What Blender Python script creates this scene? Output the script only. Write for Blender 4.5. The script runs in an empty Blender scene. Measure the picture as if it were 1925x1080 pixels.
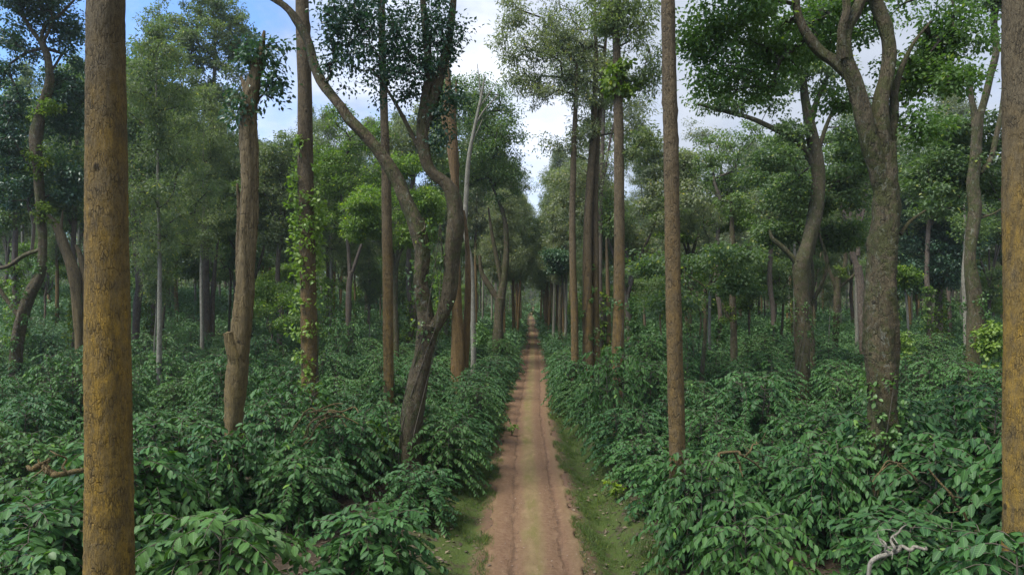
import bpy, math, random
import numpy as np
from mathutils import Vector

SC = bpy.context.scene
COL = SC.collection
F = 1283.0; CX = 962.5; HY = 570.0; CAMZ = 6.0
PI = math.pi

def ss(x, a, b):
    t = np.clip((np.asarray(x, float) - a) / (b - a), 0, 1)
    return t * t * (3 - 2 * t)

# ------------------------------------------------------------------ terrain
def road_x(y):
    y = np.asarray(y, float)
    return 0.029 * y + 0.12 * np.exp(-((y - 10) / 14.0) ** 2) - 0.22 * np.exp(-((y - 36) / 16.0) ** 2) + 0.35 * np.sin(y / 38.0) * ss(y, 60, 130)

def ground_h(x, y):
    x = np.asarray(x, float); y = np.asarray(y, float)
    yy = np.maximum(y, 0)
    t = np.maximum(yy - 45, 0)
    base = 0.0148 * t * t / (t + 18) 
    left = 5.2 * ss(-x, 5, 48) * ss(yy, 38, 115) + 3.0 * ss(-x, 30, 160) * ss(yy, 80, 260)
    right = 1.1 * ss(x, 6, 50) * ss(yy, 40, 110)
    n = 0.10 * np.sin(x * 0.7 + 1.3) * np.sin(y * 0.53) + 0.06 * np.sin(x * 1.9 + y * 0.8) + 0.03 * np.sin(x * 4.1 - y * 3.3)
    u = x - road_x(yy)
    au = np.abs(u)
    n = n * ss(au, 1.3, 3.5)
    w = 1 - ss(yy, 28, 60)
    ditch = -0.30 * np.exp(-((u - 1.95) / 0.42) ** 2) * w - 0.14 * np.exp(-((u + 1.6) / 0.3) ** 2) * w
    bank = 0.16 * ss(au, 2.1, 3.0)
    bed = -0.06 * (1 - ss(au, 1.0, 1.25))
    hill = 12 * ss(yy, 345, 560)
    hum = .035 * np.sin(x * 11 + y * 3) * np.sin(y * 9 - x * 4) * ss(au, 1.25, 1.6) * (1 - ss(au, 3, 4))
    return base + left + right + n + ditch + bank + bed + hill + hum

def W(px, py, Z):
    return np.array([(px - CX) / F * Z, Z, CAMZ + (HY - py) / F * Z])

# ------------------------------------------------------------------ mesh tools
class MB:
    def __init__(self): self.v = []; self.f = []; self.n = 0; self.uv = []
    def add(self, V, Fs, mat=0, uv=None):
        V = np.asarray(V, np.float32).reshape(-1, 3); Fs = np.asarray(Fs, np.int32)
        self.v.append(V); self.f.append((Fs + self.n, mat))
        self.uv.append(np.zeros((len(V), 2), np.float32) if uv is None else np.asarray(uv, np.float32))
        self.n += len(V)
    def mesh(self, name, mats, smooth=True, use_uv=False, origin=(0, 0, 0)):
        V = np.concatenate(self.v) - np.asarray(origin, np.float32)
        me = bpy.data.meshes.new(name)
        me.vertices.add(len(V)); me.vertices.foreach_set('co', V.ravel())
        loops = np.concatenate([f.ravel() for f, m in self.f])
        sizes = np.concatenate([np.full(len(f), f.shape[1], np.int32) for f, m in self.f])
        mi = np.concatenate([np.full(len(f), m, np.int32) for f, m in self.f])
        starts = np.concatenate([[0], np.cumsum(sizes)[:-1]]).astype(np.int32)
        me.loops.add(len(loops)); me.loops.foreach_set('vertex_index', loops.astype(np.int32))
        me.polygons.add(len(sizes)); me.polygons.foreach_set('loop_start', starts)
        me.polygons.foreach_set('material_index', mi)
        me.polygons.foreach_set('use_smooth', np.full(len(sizes), bool(smooth)))
        for m in mats: me.materials.append(m)
        if use_uv:
            uv = np.concatenate(self.uv)
            l = me.uv_layers.new(name='UVMap')
            l.data.foreach_set('uv', uv[loops].ravel())
        me.update(calc_edges=True)
        return me

def stamp(mb, TV, TF, X, Z, T, S, mat=0, uv=None):
    """template TV/TF copied with x axis X, normal-ish Z, at T, scale S (n,) or (n,3)"""
    X = X / np.maximum(np.linalg.norm(X, axis=1, keepdims=True), 1e-6)
    Z = Z - (Z * X).sum(1, keepdims=True) * X
    Z = Z / np.maximum(np.linalg.norm(Z, axis=1, keepdims=True), 1e-6)
    Y = np.cross(Z, X)
    S = np.asarray(S, float)
    if S.ndim == 1: S = np.repeat(S[:, None], 3, 1)
    n, k = len(T), len(TV)
    V = (TV[None, :, 0:1] * (X * S[:, 0:1])[:, None] + TV[None, :, 1:2] * (Y * S[:, 1:2])[:, None]
         + TV[None, :, 2:3] * (Z * S[:, 2:3])[:, None] + T[:, None])
    Fs = (np.asarray(TF)[None] + (np.arange(n) * k)[:, None, None])
    first = True
    mb.add(V.reshape(-1, 3), Fs.reshape(-1, Fs.shape[2]), mat, None if uv is None else np.tile(uv, (n, 1)))

def catmull(P, sub):
    P = np.asarray(P, float)
    if len(P) < 3:
        t = np.linspace(0, 1, sub * (len(P) - 1) + 1)[:, None]
        return P[0] + (P[-1] - P[0]) * t
    Q = np.vstack([2 * P[0] - P[1], P, 2 * P[-1] - P[-2]])
    out = []
    for i in range(1, len(Q) - 2):
        p0, p1, p2, p3 = Q[i - 1:i + 3]
        for t in np.arange(sub) / sub:
            out.append(.5 * (2 * p1 + (p2 - p0) * t + (2 * p0 - 5 * p1 + 4 * p2 - p3) * t * t + (3 * p1 - p0 - 3 * p2 + p3) * t ** 3))
    out.append(P[-1])
    return np.array(out)

def tube(mb, P, R, n=8, sub=3, mat=0, rough=0.0, rng=None, cap=True, knobs=0, grain=0.):
    """P (m,3), R (m,) smooth tapered tube with an uneven surface"""
    PR = catmull(np.column_stack([P, R]), sub)
    C = PR[:, :3]; r = np.maximum(PR[:, 3], .002)
    m = len(C)
    T = np.gradient(C, axis=0); T /= np.maximum(np.linalg.norm(T, axis=1, keepdims=True), 1e-9)
    a = np.array([1., 0, 0]) if abs(T[0][0]) < .8 else np.array([0, 1., 0])
    U = np.zeros_like(C); u = a - a.dot(T[0]) * T[0]; u /= np.linalg.norm(u); U[0] = u
    for i in range(1, m):
        u = U[i - 1] - U[i - 1].dot(T[i]) * T[i]; u /= max(np.linalg.norm(u), 1e-9); U[i] = u
    B = np.cross(T, U)
    ang = np.arange(n) / n * 2 * PI
    rr = np.repeat(r[:, None], n, 1)
    if rough > 0 and rng is not None:
        ph = rng.uniform(0, 6.28, 8); L = np.concatenate([[0], np.cumsum(np.linalg.norm(np.diff(C, axis=0), axis=1))])[:, None]
        A = ang[None]
        w = (np.sin(2 * A + ph[0] + L * .5) * .35 + np.sin(3 * A + ph[1] - L * .9) * .3 + np.sin(5 * A + ph[2] + L * 1.7) * .25
             + np.sin(L * 2.6 / max(r[0] * 3, .2) + ph[3]) * .25 + np.sin(7 * A + L * 3.1 + ph[4]) * .15)
        rr = rr * (1 + rough * w) + (rough * .09 + grain) * rr * rng.normal(0, 1., rr.shape)
        for k in range(knobs):
            i = rng.integers(1, m - 1); j = rng.uniform(0, 2 * PI)
            d = np.minimum(np.abs(ang - j), 2 * PI - np.abs(ang - j))[None] ** 2 / .12 + ((L - L[i]) / max(r[i] * .7, .05)) ** 2
            rr = rr + .16 * r[i] * np.exp(-d)
    V = C[:, None] + rr[..., None] * (np.cos(ang)[None, :, None] * U[:, None] + np.sin(ang)[None, :, None] * B[:, None])
    V = V.reshape(-1, 3)
    i = np.arange(m - 1)[:, None]; j = np.arange(n)[None]
    j2 = (j + 1) % n
    Q = np.stack([i * n + j, i * n + j2, (i + 1) * n + j2, (i + 1) * n + j], -1).reshape(-1, 4)
    mb.add(V, Q, mat)
    if cap:
        e = (m - 1) * n
        V2 = np.vstack([V[e:], C[-1] + T[-1] * r[-1] * .3])
        mb.add(V2, np.stack([np.arange(n), (np.arange(n) + 1) % n, np.full(n, n)], -1), mat)

# leaf templates (length 1 along x)
def leaf_template(w=.25, fold=.06, droop=.22, st=(.18, .48, .8), ws=(.7, 1., .62)):
    V = [(0, 0, 0)]; UV = [(0, .5)]
    for t, k in zip(st, ws):
        z = -droop * t * t
        for s in (1, 0, -1):
            V.append((t, s * w * k, z + (fold * k if s else 0))); UV.append((t, .5 + .5 * s * k))
    V.append((1, 0, -droop)); UV.append((1, .5))
    tri = []
    b = 1
    tri += [(0, b + 1, b), (0, b + 2, b + 1)]
    for i in range(len(st) - 1):
        p = 1 + i * 3; q = p + 3
        for s in (0, 1):
            tri += [(p + s, p + s + 1, q + s + 1), (p + s, q + s + 1, q + s)]
    p = 1 + (len(st) - 1) * 3; e = len(V) - 1
    tri += [(p, p + 1, e), (p + 1, p + 2, e)]
    return np.array(V), np.array(tri), np.array(UV)
LV, LF, LUV = leaf_template()
SV = np.array([(0, 0, 0), (.5, .3, .05), (1, 0, -.12), (.5, -.3, .05)]); SF = np.array([(0, 2, 1), (0, 3, 2)])
NV = np.array([(0, 0, 0), (.5, .16, .03), (1, 0, -.1), (.5, -.16, .03)])

def rand_dirs(rng, n):
    d = rng.normal(size=(n, 3)); return d / np.linalg.norm(d, axis=1, keepdims=True)

def leafage(mb, C, R, per, ln, rng, narrow=False, flat=.6, droop=.35, mat=0, hollow=.0, shaped=False):
    """clusters of leaves: centres C, radii R"""
    C = np.repeat(np.asarray(C, float), per, 0); Rr = np.repeat(np.asarray(R, float), per)
    n = len(C)
    d = rand_dirs(rng, n); r = rng.uniform(hollow, 1, n) ** .55
    off = d * (r * Rr)[:, None] * np.array([1, 1, flat])
    P = C + off
    X = off / np.maximum(Rr[:, None], .01) * 1.0 + rand_dirs(rng, n) * .75 + np.array([0, 0, -droop])
    Z = np.array([0, 0, 1.]) + rand_dirs(rng, n) * .75
    S = ln * rng.uniform(.65, 1.3, n)
    if shaped: stamp(mb, LV * (1, 1.35, 1), LF, X, Z, P, S, mat)
    else: stamp(mb, NV if narrow else SV, SF, X, Z, P, S, mat)

def grow(roots, clusters, rng, step=.8, up=.9):
    """connects each cluster centre to the nearest branch node; returns list of (path, radii)"""
    pos = [np.asarray(p, float) for p in roots]; par = [-1] * len(pos)
    P = np.array(pos)
    d0 = np.array([np.min(np.linalg.norm(P - c, axis=1)) for c in clusters])
    chains = []
    for ci in np.argsort(d0):
        c = clusters[ci]
        P = np.array(pos)
        dv = c - P; d = np.linalg.norm(dv, axis=1)
        cost = d * (1 + up * np.maximum(0, -dv[:, 2] / np.maximum(d, .1)))
        k = int(np.argmin(cost)); L = d[k]
        if L < .25: continue
        m = max(1, int(L / step))
        prev = k; ids = [k]
        perp = rng.normal(0, .10 * L, 3); perp[2] += .10 * L
        for i in range(1, m + 1):
            t = i / m
            q = P[k] + (c - P[k]) * t + perp * math.sin(t * PI) * .8 + rng.normal(0, .04, 3) * (t < 1)
            pos.append(q); par.append(prev); prev = len(pos) - 1; ids.append(prev)
        chains.append(ids)
    cnt = np.zeros(len(pos))
    for ids in chains: cnt[ids[-1]] += 1
    for i in range(len(pos) - 1, -1, -1):
        if par[i] >= 0: cnt[par[i]] += cnt[i]
    return [(np.array([pos[i] for i in ids]), .012 * np.maximum(cnt[ids], 1) ** .5 if True else 0, cnt) for ids in chains]

def twigs(mb, roots, clusters, rng, mat=1, k=.013, up=.9, n=4, rmax=.12, step=.9):
    for P, R, _ in grow(roots, clusters, rng, step, up):
        R = np.minimum(R / .012 * k, rmax); R = np.maximum.accumulate(R[::-1])[::-1]
        R = np.minimum(R, R[1] * 1.3 if len(R) > 1 else R)
        tube(mb, P, R, n=n, sub=2, mat=mat, cap=False)

# ------------------------------------------------------------------ materials
def nt(name):
    m = bpy.data.materials.new(name); m.use_nodes = True
    t = m.node_tree; t.nodes.clear()
    out = t.nodes.new('ShaderNodeOutputMaterial')
    return m, t, out
def N(t, typ, **kw):
    n = t.nodes.new(typ)
    for k, v in kw.items():
        if k.startswith('i_'):
            key = k[2:]; n.inputs[int(key) if key.isdigit() else key.replace('_', ' ')].default_value = v
        else: setattr(n, k, v)
    return n
def ramp(t, fac, stops, interp='LINEAR'):
    r = t.nodes.new('ShaderNodeValToRGB'); r.color_ramp.interpolation = interp
    els = r.color_ramp.elements
    while len(els) < len(stops): els.new(.5)
    for e, (p, c) in zip(els, stops):
        e.position = p; e.color = (c, c, c, 1) if isinstance(c, (int, float)) else (*c, 1)
    t.links.new(fac, r.inputs[0]); return r.outputs[0]
def mix(t, fac, a, b, mode='MIX'):
    m = t.nodes.new('ShaderNodeMix'); m.data_type = 'RGBA'; m.blend_type = mode
    for s, v in ((0, fac), (6, a), (7, b)):
        if isinstance(v, (int, float)): m.inputs[s].default_value = v
        elif isinstance(v, tuple): m.inputs[s].default_value = (*v, 1)
        else: t.links.new(v, m.inputs[s])
    return m.outputs[2]
def noise(t, vec, scale, detail=4, rough=.55, dist=0.):
    n = N(t, 'ShaderNodeTexNoise', i_Scale=scale, i_Detail=detail, i_Roughness=rough, i_Distortion=dist)
    if vec is not None: t.links.new(vec, n.inputs['Vector'])
    return n.outputs['Fac']
def mapping(t, vec, sc):
    m = N(t, 'ShaderNodeMapping'); m.inputs['Scale'].default_value = sc; t.links.new(vec, m.inputs['Vector']); return m.outputs[0]
def mathn(t, op, a, b=0., c=None):
    m = N(t, 'ShaderNodeMath', operation=op)
    for i, v in enumerate((a, b) if c is None else (a, b, c)):
        if isinstance(v, (int, float)): m.inputs[i].default_value = v
        else: t.links.new(v, m.inputs[i])
    return m.outputs[0]
def bump(t, h, strength=.5, dist=.02, normal=None):
    b = N(t, 'ShaderNodeBump', i_Strength=strength, i_Distance=dist); t.links.new(h, b.inputs['Height'])
    if normal is not None: t.links.new(normal, b.inputs['Normal'])
    return b.outputs[0]

def leaf_mat(name, dark, light, rough=.42, trans=.22, veins=False, yellow=.03, spec=.5, objvar=0.):
    m, t, out = nt(name)
    g = N(t, 'ShaderNodeNewGeometry'); oi = N(t, 'ShaderNodeObjectInfo')
    c = mix(t, g.outputs['Random Per Island'], dark, light)
    # clump-wide variation: some shoots are younger and yellower
    tc = N(t, 'ShaderNodeTexCoord')
    nv = noise(t, g.outputs['Position'], .55, 2)
    mid = tuple((a + b) * .5 for a, b in zip(dark, light))
    c = mix(t, ramp(t, nv, [(.35, 0.), (.7, .65)]), c, (light[0] * 1.15, light[1] * 1.05, light[2] * .9))
    c = mix(t, mathn(t, 'MULTIPLY', oi.outputs['Random'], .5), c, (mid[0] * .5, mid[1] * .6, mid[2] * .85))
    r2 = mathn(t, 'FRACT', mathn(t, 'MULTIPLY', oi.outputs['Random'], 7.31))
    c = mix(t, mathn(t, 'MULTIPLY', ramp(t, r2, [(.55, 0.), (1., .38)]), objvar), c, (light[0] * 1.7, light[1] * 1.2, light[2] * .8))
    rare = mathn(t, 'LESS_THAN', mathn(t, 'FRACT', mathn(t, 'MULTIPLY', g.outputs['Random Per Island'], 37.7)), yellow)
    c = mix(t, rare, c, (light[0] * 2.0, light[1] * 1.5, light[2] * .9))
    bs = N(t, 'ShaderNodeBsdfPrincipled', i_Roughness=rough)
    bs.inputs['Specular IOR Level'].default_value = spec
    if veins:
        uv = N(t, 'ShaderNodeUVMap'); sx = N(t, 'ShaderNodeSeparateXYZ'); t.links.new(uv.outputs[0], sx.inputs[0])
        d = mathn(t, 'ABSOLUTE', mathn(t, 'SUBTRACT', sx.outputs[1], .5))
        rib = mathn(t, 'LESS_THAN', d, .035)
        c = mix(t, mathn(t, 'MULTIPLY', rib, .45), c, tuple(min(1, x * 1.9) for x in light))
        w = mathn(t, 'SINE', mathn(t, 'MULTIPLY', mathn(t, 'SUBTRACT', sx.outputs[0], mathn(t, 'MULTIPLY', d, .35)), 52.))
        t.links.new(bump(t, w, .2, .008), bs.inputs['Normal'])
    t.links.new(c, bs.inputs['Base Color'])
    tr = N(t, 'ShaderNodeBsdfTranslucent')
    t.links.new(mix(t, 1., c, (1.5, 1.7, .7), 'MULTIPLY'), tr.inputs['Color'])
    ms = N(t, 'ShaderNodeMixShader', i_0=trans)
    t.links.new(bs.outputs[0], ms.inputs[1]); t.links.new(tr.outputs[0], ms.inputs[2])
    t.links.new(ms.outputs[0], out.inputs['Surface'])
    return m

def bark_mat(name, c1, c2, algae=None, ah=(0, 8), moss=0., lichen=0., vert=5., scale=1., bumpk=.7, rings=0.):
    m, t, out = nt(name)
    tc = N(t, 'ShaderNodeTexCoord'); o = tc.outputs['Object']
    sep = N(t, 'ShaderNodeSeparateXYZ'); t.links.new(o, sep.inputs[0])
    st = mapping(t, o, (1, 1, 1. / vert))
    n1 = noise(t, st, 14 * scale, 6, .65)
    n2 = noise(t, o, 1.7, 4, .6)
    n3 = noise(t, o, 42 * scale, 4, .7)
    oi = N(t, 'ShaderNodeObjectInfo')
    c = mix(t, ramp(t, n1, [(.40, 0.), (.60, 1.)]), tuple(x * .8 for x in c1), c2)
    c = mix(t, ramp(t, n2, [(.35, 0.), (.7, .55)]), c, tuple(x * 1.35 for x in c2))
    if algae:
        z = mathn(t, 'ADD', sep.outputs[2], mathn(t, 'MULTIPLY', mathn(t, 'SUBTRACT', n2, .5), 5.))
        mr = N(t, 'ShaderNodeMapRange', interpolation_type='SMOOTHSTEP', i_1=ah[0], i_2=ah[1], i_3=1., i_4=0.)
        t.links.new(z, mr.inputs[0])
        nn = ramp(t, noise(t, st, 6 * scale, 6, .7), [(.30, .25), (.62, 1.)])
        fac = mathn(t, 'MULTIPLY', mathn(t, 'MULTIPLY', mr.outputs[0], nn), mathn(t, 'MULTIPLY', ramp(t, noise(t, mapping(t, o, (1, 1, .5)), 2.2, 5, .65), [(.36, .42), (.54, 1.)]), .95))
        c = mix(t, fac, c, mix(t, n3, tuple(x * .7 for x in algae), tuple(x * 1.25 for x in algae)))
    if moss:
        f = ramp(t, noise(t, o, 2.1 * scale, 7, .7, .5), [(.60 - .2 * moss, 0.), (.68 - .2 * moss, .85)])
        c = mix(t, f, c, mix(t, n3, (.030, .042, .010), (.085, .100, .022)))
    if lichen:
        f = ramp(t, noise(t, mapping(t, o, (1, 1, .6)), 7 * scale, 7, .75, .6), [(.60 - .14 * lichen, 0.), (.66 - .14 * lichen, .75)])
        c = mix(t, f, c, (.22, .23, .17))
    # dark cracks and knots
    vo = N(t, 'ShaderNodeTexVoronoi', i_Scale=15. * scale, feature='DISTANCE_TO_EDGE'); t.links.new(mapping(t, o, (1, 1, .28)), vo.inputs['Vector'])
    cr = ramp(t, vo.outputs['Distance'], [(.0, .75), (.12, 0.)])
    cm = mathn(t, 'MULTIPLY', cr, ramp(t, noise(t, o, 5., 4, .7), [(.42, 0.), (.62, .8)]))
    c = mix(t, cm, c, tuple(x * .3 for x in c1))
    sp = ramp(t, noise(t, o, 26 * scale, 3, .6), [(.66, 0.), (.72, .7)])
    c = mix(t, sp, c, tuple(x * .35 for x in c1))
    c = mix(t, ramp(t, noise(t, st, 60 * scale, 3, .7), [(.35, .55), (.55, 0.)]), c, tuple(x * .45 for x in c1))
    c = mix(t, ramp(t, n3, [(.55, 0.), (.75, .5)]), c, tuple(min(1, x * 1.9) for x in c2))
    stn = ramp(t, noise(t, mapping(t, o, (1, 1, .35)), 3.2, 6, .65, .8), [(.48, 0.), (.64, .5)])
    c = mix(t, stn, c, tuple(x * .45 for x in c2))
    vk = N(t, 'ShaderNodeTexVoronoi', i_Scale=3.1); t.links.new(mapping(t, o, (1, 1, .8)), vk.inputs['Vector'])
    ks = N(t, 'ShaderNodeSeparateColor'); t.links.new(vk.outputs['Color'], ks.inputs[0])
    kn = ramp(t, mathn(t, 'ADD', vk.outputs['Distance'], mathn(t, 'MULTIPLY', mathn(t, 'SUBTRACT', n3, .5), .12)), [(.10, .85), (.17, 0.)])
    kn = mathn(t, 'MULTIPLY', kn, mathn(t, 'GREATER_THAN', ks.outputs[0], .72))
    c = mix(t, kn, c, tuple(x * .3 for x in c1))
    c = mix(t, mathn(t, 'MULTIPLY', oi.outputs['Random'], .4), c, tuple(x * .55 for x in c2))
    bs = N(t, 'ShaderNodeBsdfPrincipled', i_Roughness=.9); bs.inputs['Specular IOR Level'].default_value = .25
    t.links.new(c, bs.inputs['Base Color'])
    h = mathn(t, 'ADD', mathn(t, 'MULTIPLY', n1, 1.), mathn(t, 'MULTIPLY', n3, .35))
    h = mathn(t, 'SUBTRACT', h, mathn(t, 'ADD', mathn(t, 'MULTIPLY', cm, .8), mathn(t, 'MULTIPLY', kn, -.6)))
    t.links.new(bump(t, h, bumpk, .06), bs.inputs['Normal'])
    t.links.new(bs.outputs[0], out.inputs['Surface'])
    return m

M = {}
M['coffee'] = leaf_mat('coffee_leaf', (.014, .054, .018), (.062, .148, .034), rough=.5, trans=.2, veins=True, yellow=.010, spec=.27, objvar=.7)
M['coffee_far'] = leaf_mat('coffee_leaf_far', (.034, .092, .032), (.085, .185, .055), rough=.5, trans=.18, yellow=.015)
M['oak'] = leaf_mat('silver_oak_leaf', (.062, .105, .045), (.175, .220, .095), rough=.55, trans=.42, yellow=.02)
M['oak_grey'] = leaf_mat('silver_oak_leaf_grey', (.080, .110, .062), (.215, .245, .140), rough=.55, trans=.42, yellow=.02)
M['broad'] = leaf_mat('broad_leaf', (.050, .100, .036), (.145, .215, .066), rough=.48, trans=.42, yellow=.03)
M['broad_bright'] = leaf_mat('bright_leaf', (.055, .115, .018), (.150, .240, .036), rough=.48, trans=.45, yellow=.04)
M['broad_fresh'] = leaf_mat('fresh_leaf', (.045, .105, .024), (.125, .215, .050), rough=.48, trans=.45, yellow=.02)
M['broad_dark'] = leaf_mat('dark_leaf', (.020, .060, .030), (.060, .125, .052), rough=.45, trans=.22, yellow=.01)
M['fig'] = leaf_mat('fig_leaf', (.020, .060, .036), (.055, .115, .055), rough=.4, trans=.25, yellow=.01)
M['vine'] = leaf_mat('vine_leaf', (.040, .100, .024), (.100, .195, .042), rough=.5, trans=.28, yellow=0.)
M['lime'] = leaf_mat('lime_leaf', (.080, .155, .024), (.180, .270, .042), rough=.5, trans=.35, yellow=0.)
M['fern'] = leaf_mat('fern_leaf', (.070, .120, .012), (.150, .230, .018), rough=.6, trans=.35, yellow=.03)
M['moss'] = leaf_mat('moss_leaf', (.050, .085, .010), (.105, .160, .016), rough=.8, trans=.2, yellow=.03, spec=.2)

M['ochre'] = bark_mat('bark_ochre', (.072, .056, .032), (.160, .125, .070), algae=(.470, .280, .030), ah=(4.9, 10.2), vert=3.5, scale=2.2, bumpk=1.)
M['orange'] = bark_mat('bark_orange', (.060, .045, .026), (.160, .120, .066), algae=(.270, .160, .036), ah=(4, 11), vert=2.2, scale=1.3, bumpk=1.)
M['brown'] = bark_mat('bark_brown', (.065, .052, .040), (.160, .125, .092), algae=(.155, .095, .040), ah=(1, 6), lichen=.3, vert=3., bumpk=.8)
M['grey'] = bark_mat('bark_grey', (.038, .031, .018), (.130, .105, .060), algae=(.120, .086, .032), ah=(2, 9), moss=.72, lichen=.22, vert=2.5, bumpk=1.)
M['mossy'] = bark_mat('bark_mossy', (.040, .030, .017), (.128, .100, .056), moss=.6, lichen=.2, vert=2., bumpk=1.)
M['snag'] = bark_mat('bark_snag', (.055, .040, .020), (.205, .155, .078), algae=(.200, .140, .040), ah=(2, 9), vert=12., scale=1.1, bumpk=1.)
M['rust'] = bark_mat('bark_rust', (.066, .040, .020), (.210, .135, .060), algae=(.200, .118, .028), ah=(3, 12), vert=12., scale=1., bumpk=.9)
M['pale'] = bark_mat('bark_pale', (.12, .11, .08), (.27, .25, .19), lichen=.6, vert=2.5, bumpk=.5)
M['twig'] = bark_mat('bark_twig', (.035, .030, .022), (.080, .068, .050), vert=2, bumpk=.3)
M['dead'] = bark_mat('bark_dead', (.13, .11, .08), (.33, .30, .23), vert=6, scale=2., bumpk=.6)
M['stem'] = bark_mat('bark_stem', (.060, .050, .035), (.150, .125, .090), vert=4, scale=2., bumpk=.5)

def ground_mat():
    m, t, out = nt('plantation_soil')
    g = N(t, 'ShaderNodeNewGeometry'); p = g.outputs['Position']
    uv = N(t, 'ShaderNodeUVMap'); sx = N(t, 'ShaderNodeSeparateXYZ'); t.links.new(uv.outputs[0], sx.inputs[0])
    au = mathn(t, 'ABSOLUTE', sx.outputs[0])
    n1 = noise(t, p, 1.1, 5, .6); n2 = noise(t, p, 6., 5, .7); n3 = noise(t, p, 45., 3, .7)
    soil = mix(t, ramp(t, n2, [(.3, 0.), (.7, 1.)]), (.032, .023, .015), (.075, .052, .034))
    vo = N(t, 'ShaderNodeTexVoronoi', i_Scale=16.); t.links.new(p, vo.inputs['Vector'])
    hs = N(t, 'ShaderNodeSeparateColor'); t.links.new(vo.outputs['Color'], hs.inputs[0])
    litter = mix(t, hs.outputs[0], (.026, .020, .013), (.080, .062, .040))
    soil = mix(t, ramp(t, n1, [(.35, .1), (.6, .8)]), soil, litter)
    moss = mix(t, n3, (.032, .050, .011), (.080, .112, .024))
    nearroad = mathn(t, 'ADD', au, mathn(t, 'MULTIPLY', mathn(t, 'SUBTRACT', n1, .5), 3.0))
    fm = ramp(t, mathn(t, 'MULTIPLY', nearroad, .2), [(.20, .0), (.27, 1.), (.50, 1.), (.66, 0.)])
    fm = mathn(t, 'MULTIPLY', fm, ramp(t, noise(t, p, 2.6, 5, .7), [(.36, .1), (.48, .95)]))
    c = mix(t, fm, soil, moss)
    red = mix(t, n2, (.090, .054, .032), (.160, .100, .062))
    fr = ramp(t, mathn(t, 'MULTIPLY', mathn(t, 'ADD', au, mathn(t, 'MULTIPLY', mathn(t, 'SUBTRACT', n2, .5), .9)), .3), [(.38, 1.), (.47, 0.)])
    c = mix(t, fr, c, red)
    bs = N(t, 'ShaderNodeBsdfPrincipled', i_Roughness=.95); bs.inputs['Specular IOR Level'].default_value = .15
    t.links.new(c, bs.inputs['Base Color'])
    h = mathn(t, 'ADD', mathn(t, 'MULTIPLY', n2, .7), mathn(t, 'ADD', mathn(t, 'MULTIPLY', n3, .3), mathn(t, 'MULTIPLY', vo.outputs['Distance'], .3)))
    t.links.new(bump(t, h, .8, .06), bs.inputs['Normal'])
    t.links.new(bs.outputs[0], out.inputs['Surface']); return m

def road_mat():
    m, t, out = nt('laterite_track')
    g = N(t, 'ShaderNodeNewGeometry'); p = g.outputs['Position']
    uv = N(t, 'ShaderNodeUVMap'); sx = N(t, 'ShaderNodeSeparateXYZ'); t.links.new(uv.outputs[0], sx.inputs[0])
    n1 = noise(t, mapping(t, uv.outputs[0], (1.6, .35, 1)), 1.5, 5, .65); n2 = noise(t, p, 9., 6, .7); n3 = noise(t, p, 60., 3, .7)
    n4 = noise(t, mapping(t, uv.outputs[0], (1, .5, 1)), 3.2, 4, .6)
    u = mathn(t, 'ADD', sx.outputs[0], mathn(t, 'MULTIPLY', mathn(t, 'SUBTRACT', n1, .5), .5))
    uu = mathn(t, 'ADD', mathn(t, 'MULTIPLY', u, .4), .5)
    red = mix(t, ramp(t, n2, [(.3, 0.), (.7, 1.)]), (.116, .066, .036), (.208, .128, .076))
    tan = mix(t, ramp(t, n4, [(.3, 0.), (.7, 1.)]), (.150, .112, .050), (.245, .182, .088))
    band = ramp(t, uu, [(.0, .4), (.10, .15), (.22, .0), (.36, .1), (.44, .75), (.55, .75), (.64, .1), (.80, .0), (.94, .4)])
    c = mix(t, band, red, tan)
    # dark compacted rut lines
    rut = ramp(t, uu, [(.27, 0.), (.305, .8), (.335, 0.), (.745, 0.), (.775, .8), (.81, 0.)])
    c = mix(t, mathn(t, 'MULTIPLY', rut, ramp(t, n4, [(.35, .1), (.6, .9)])), c, (.060, .036, .022))
    # moss in the middle and patches of pale dust
    mf = mathn(t, 'MULTIPLY', ramp(t, uu, [(.40, 0.), (.47, 1.), (.55, 1.), (.62, 0.)]), ramp(t, n1, [(.45, 0.), (.62, .7)]))
    c = mix(t, mf, c, (.130, .120, .035))
    c = mix(t, ramp(t, n4, [(.58, 0.), (.75, .5)]), c, (.260, .178, .100))
    c = mix(t, ramp(t, n3, [(.62, 0.), (.72, .6)]), c, (.110, .065, .040))
    bs = N(t, 'ShaderNodeBsdfPrincipled', i_Roughness=.93); bs.inputs['Specular IOR Level'].default_value = .15
    t.links.new(c, bs.inputs['Base Color'])
    h = mathn(t, 'ADD', n2, mathn(t, 'MULTIPLY', n3, .45))
    h = mathn(t, 'SUBTRACT', h, rut)
    t.links.new(bump(t, h, .8, .05), bs.inputs['Normal'])
    t.links.new(bs.outputs[0], out.inputs['Surface']); return m
M['ground'] = ground_mat(); M['road'] = road_mat()
M['grass'] = leaf_mat('grass_blade', (.045, .085, .013), (.110, .170, .027), rough=.6, trans=.3, yellow=.04)
def litter_mat():
    m, t, out = nt('dry_leaf'); g = N(t, 'ShaderNodeNewGeometry')
    bs = N(t, 'ShaderNodeBsdfPrincipled', i_Roughness=.8)
    t.links.new(ramp(t, g.outputs['Random Per Island'], [(0, (.045, .032, .018)), (.5, (.075, .055, .032)), (.9, (.12, .09, .05)), (1, (.20, .16, .09))]), bs.inputs['Base Color'])
    t.links.new(bs.outputs[0], out.inputs['Surface']); return m
M['litter'] = litter_mat()

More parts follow.
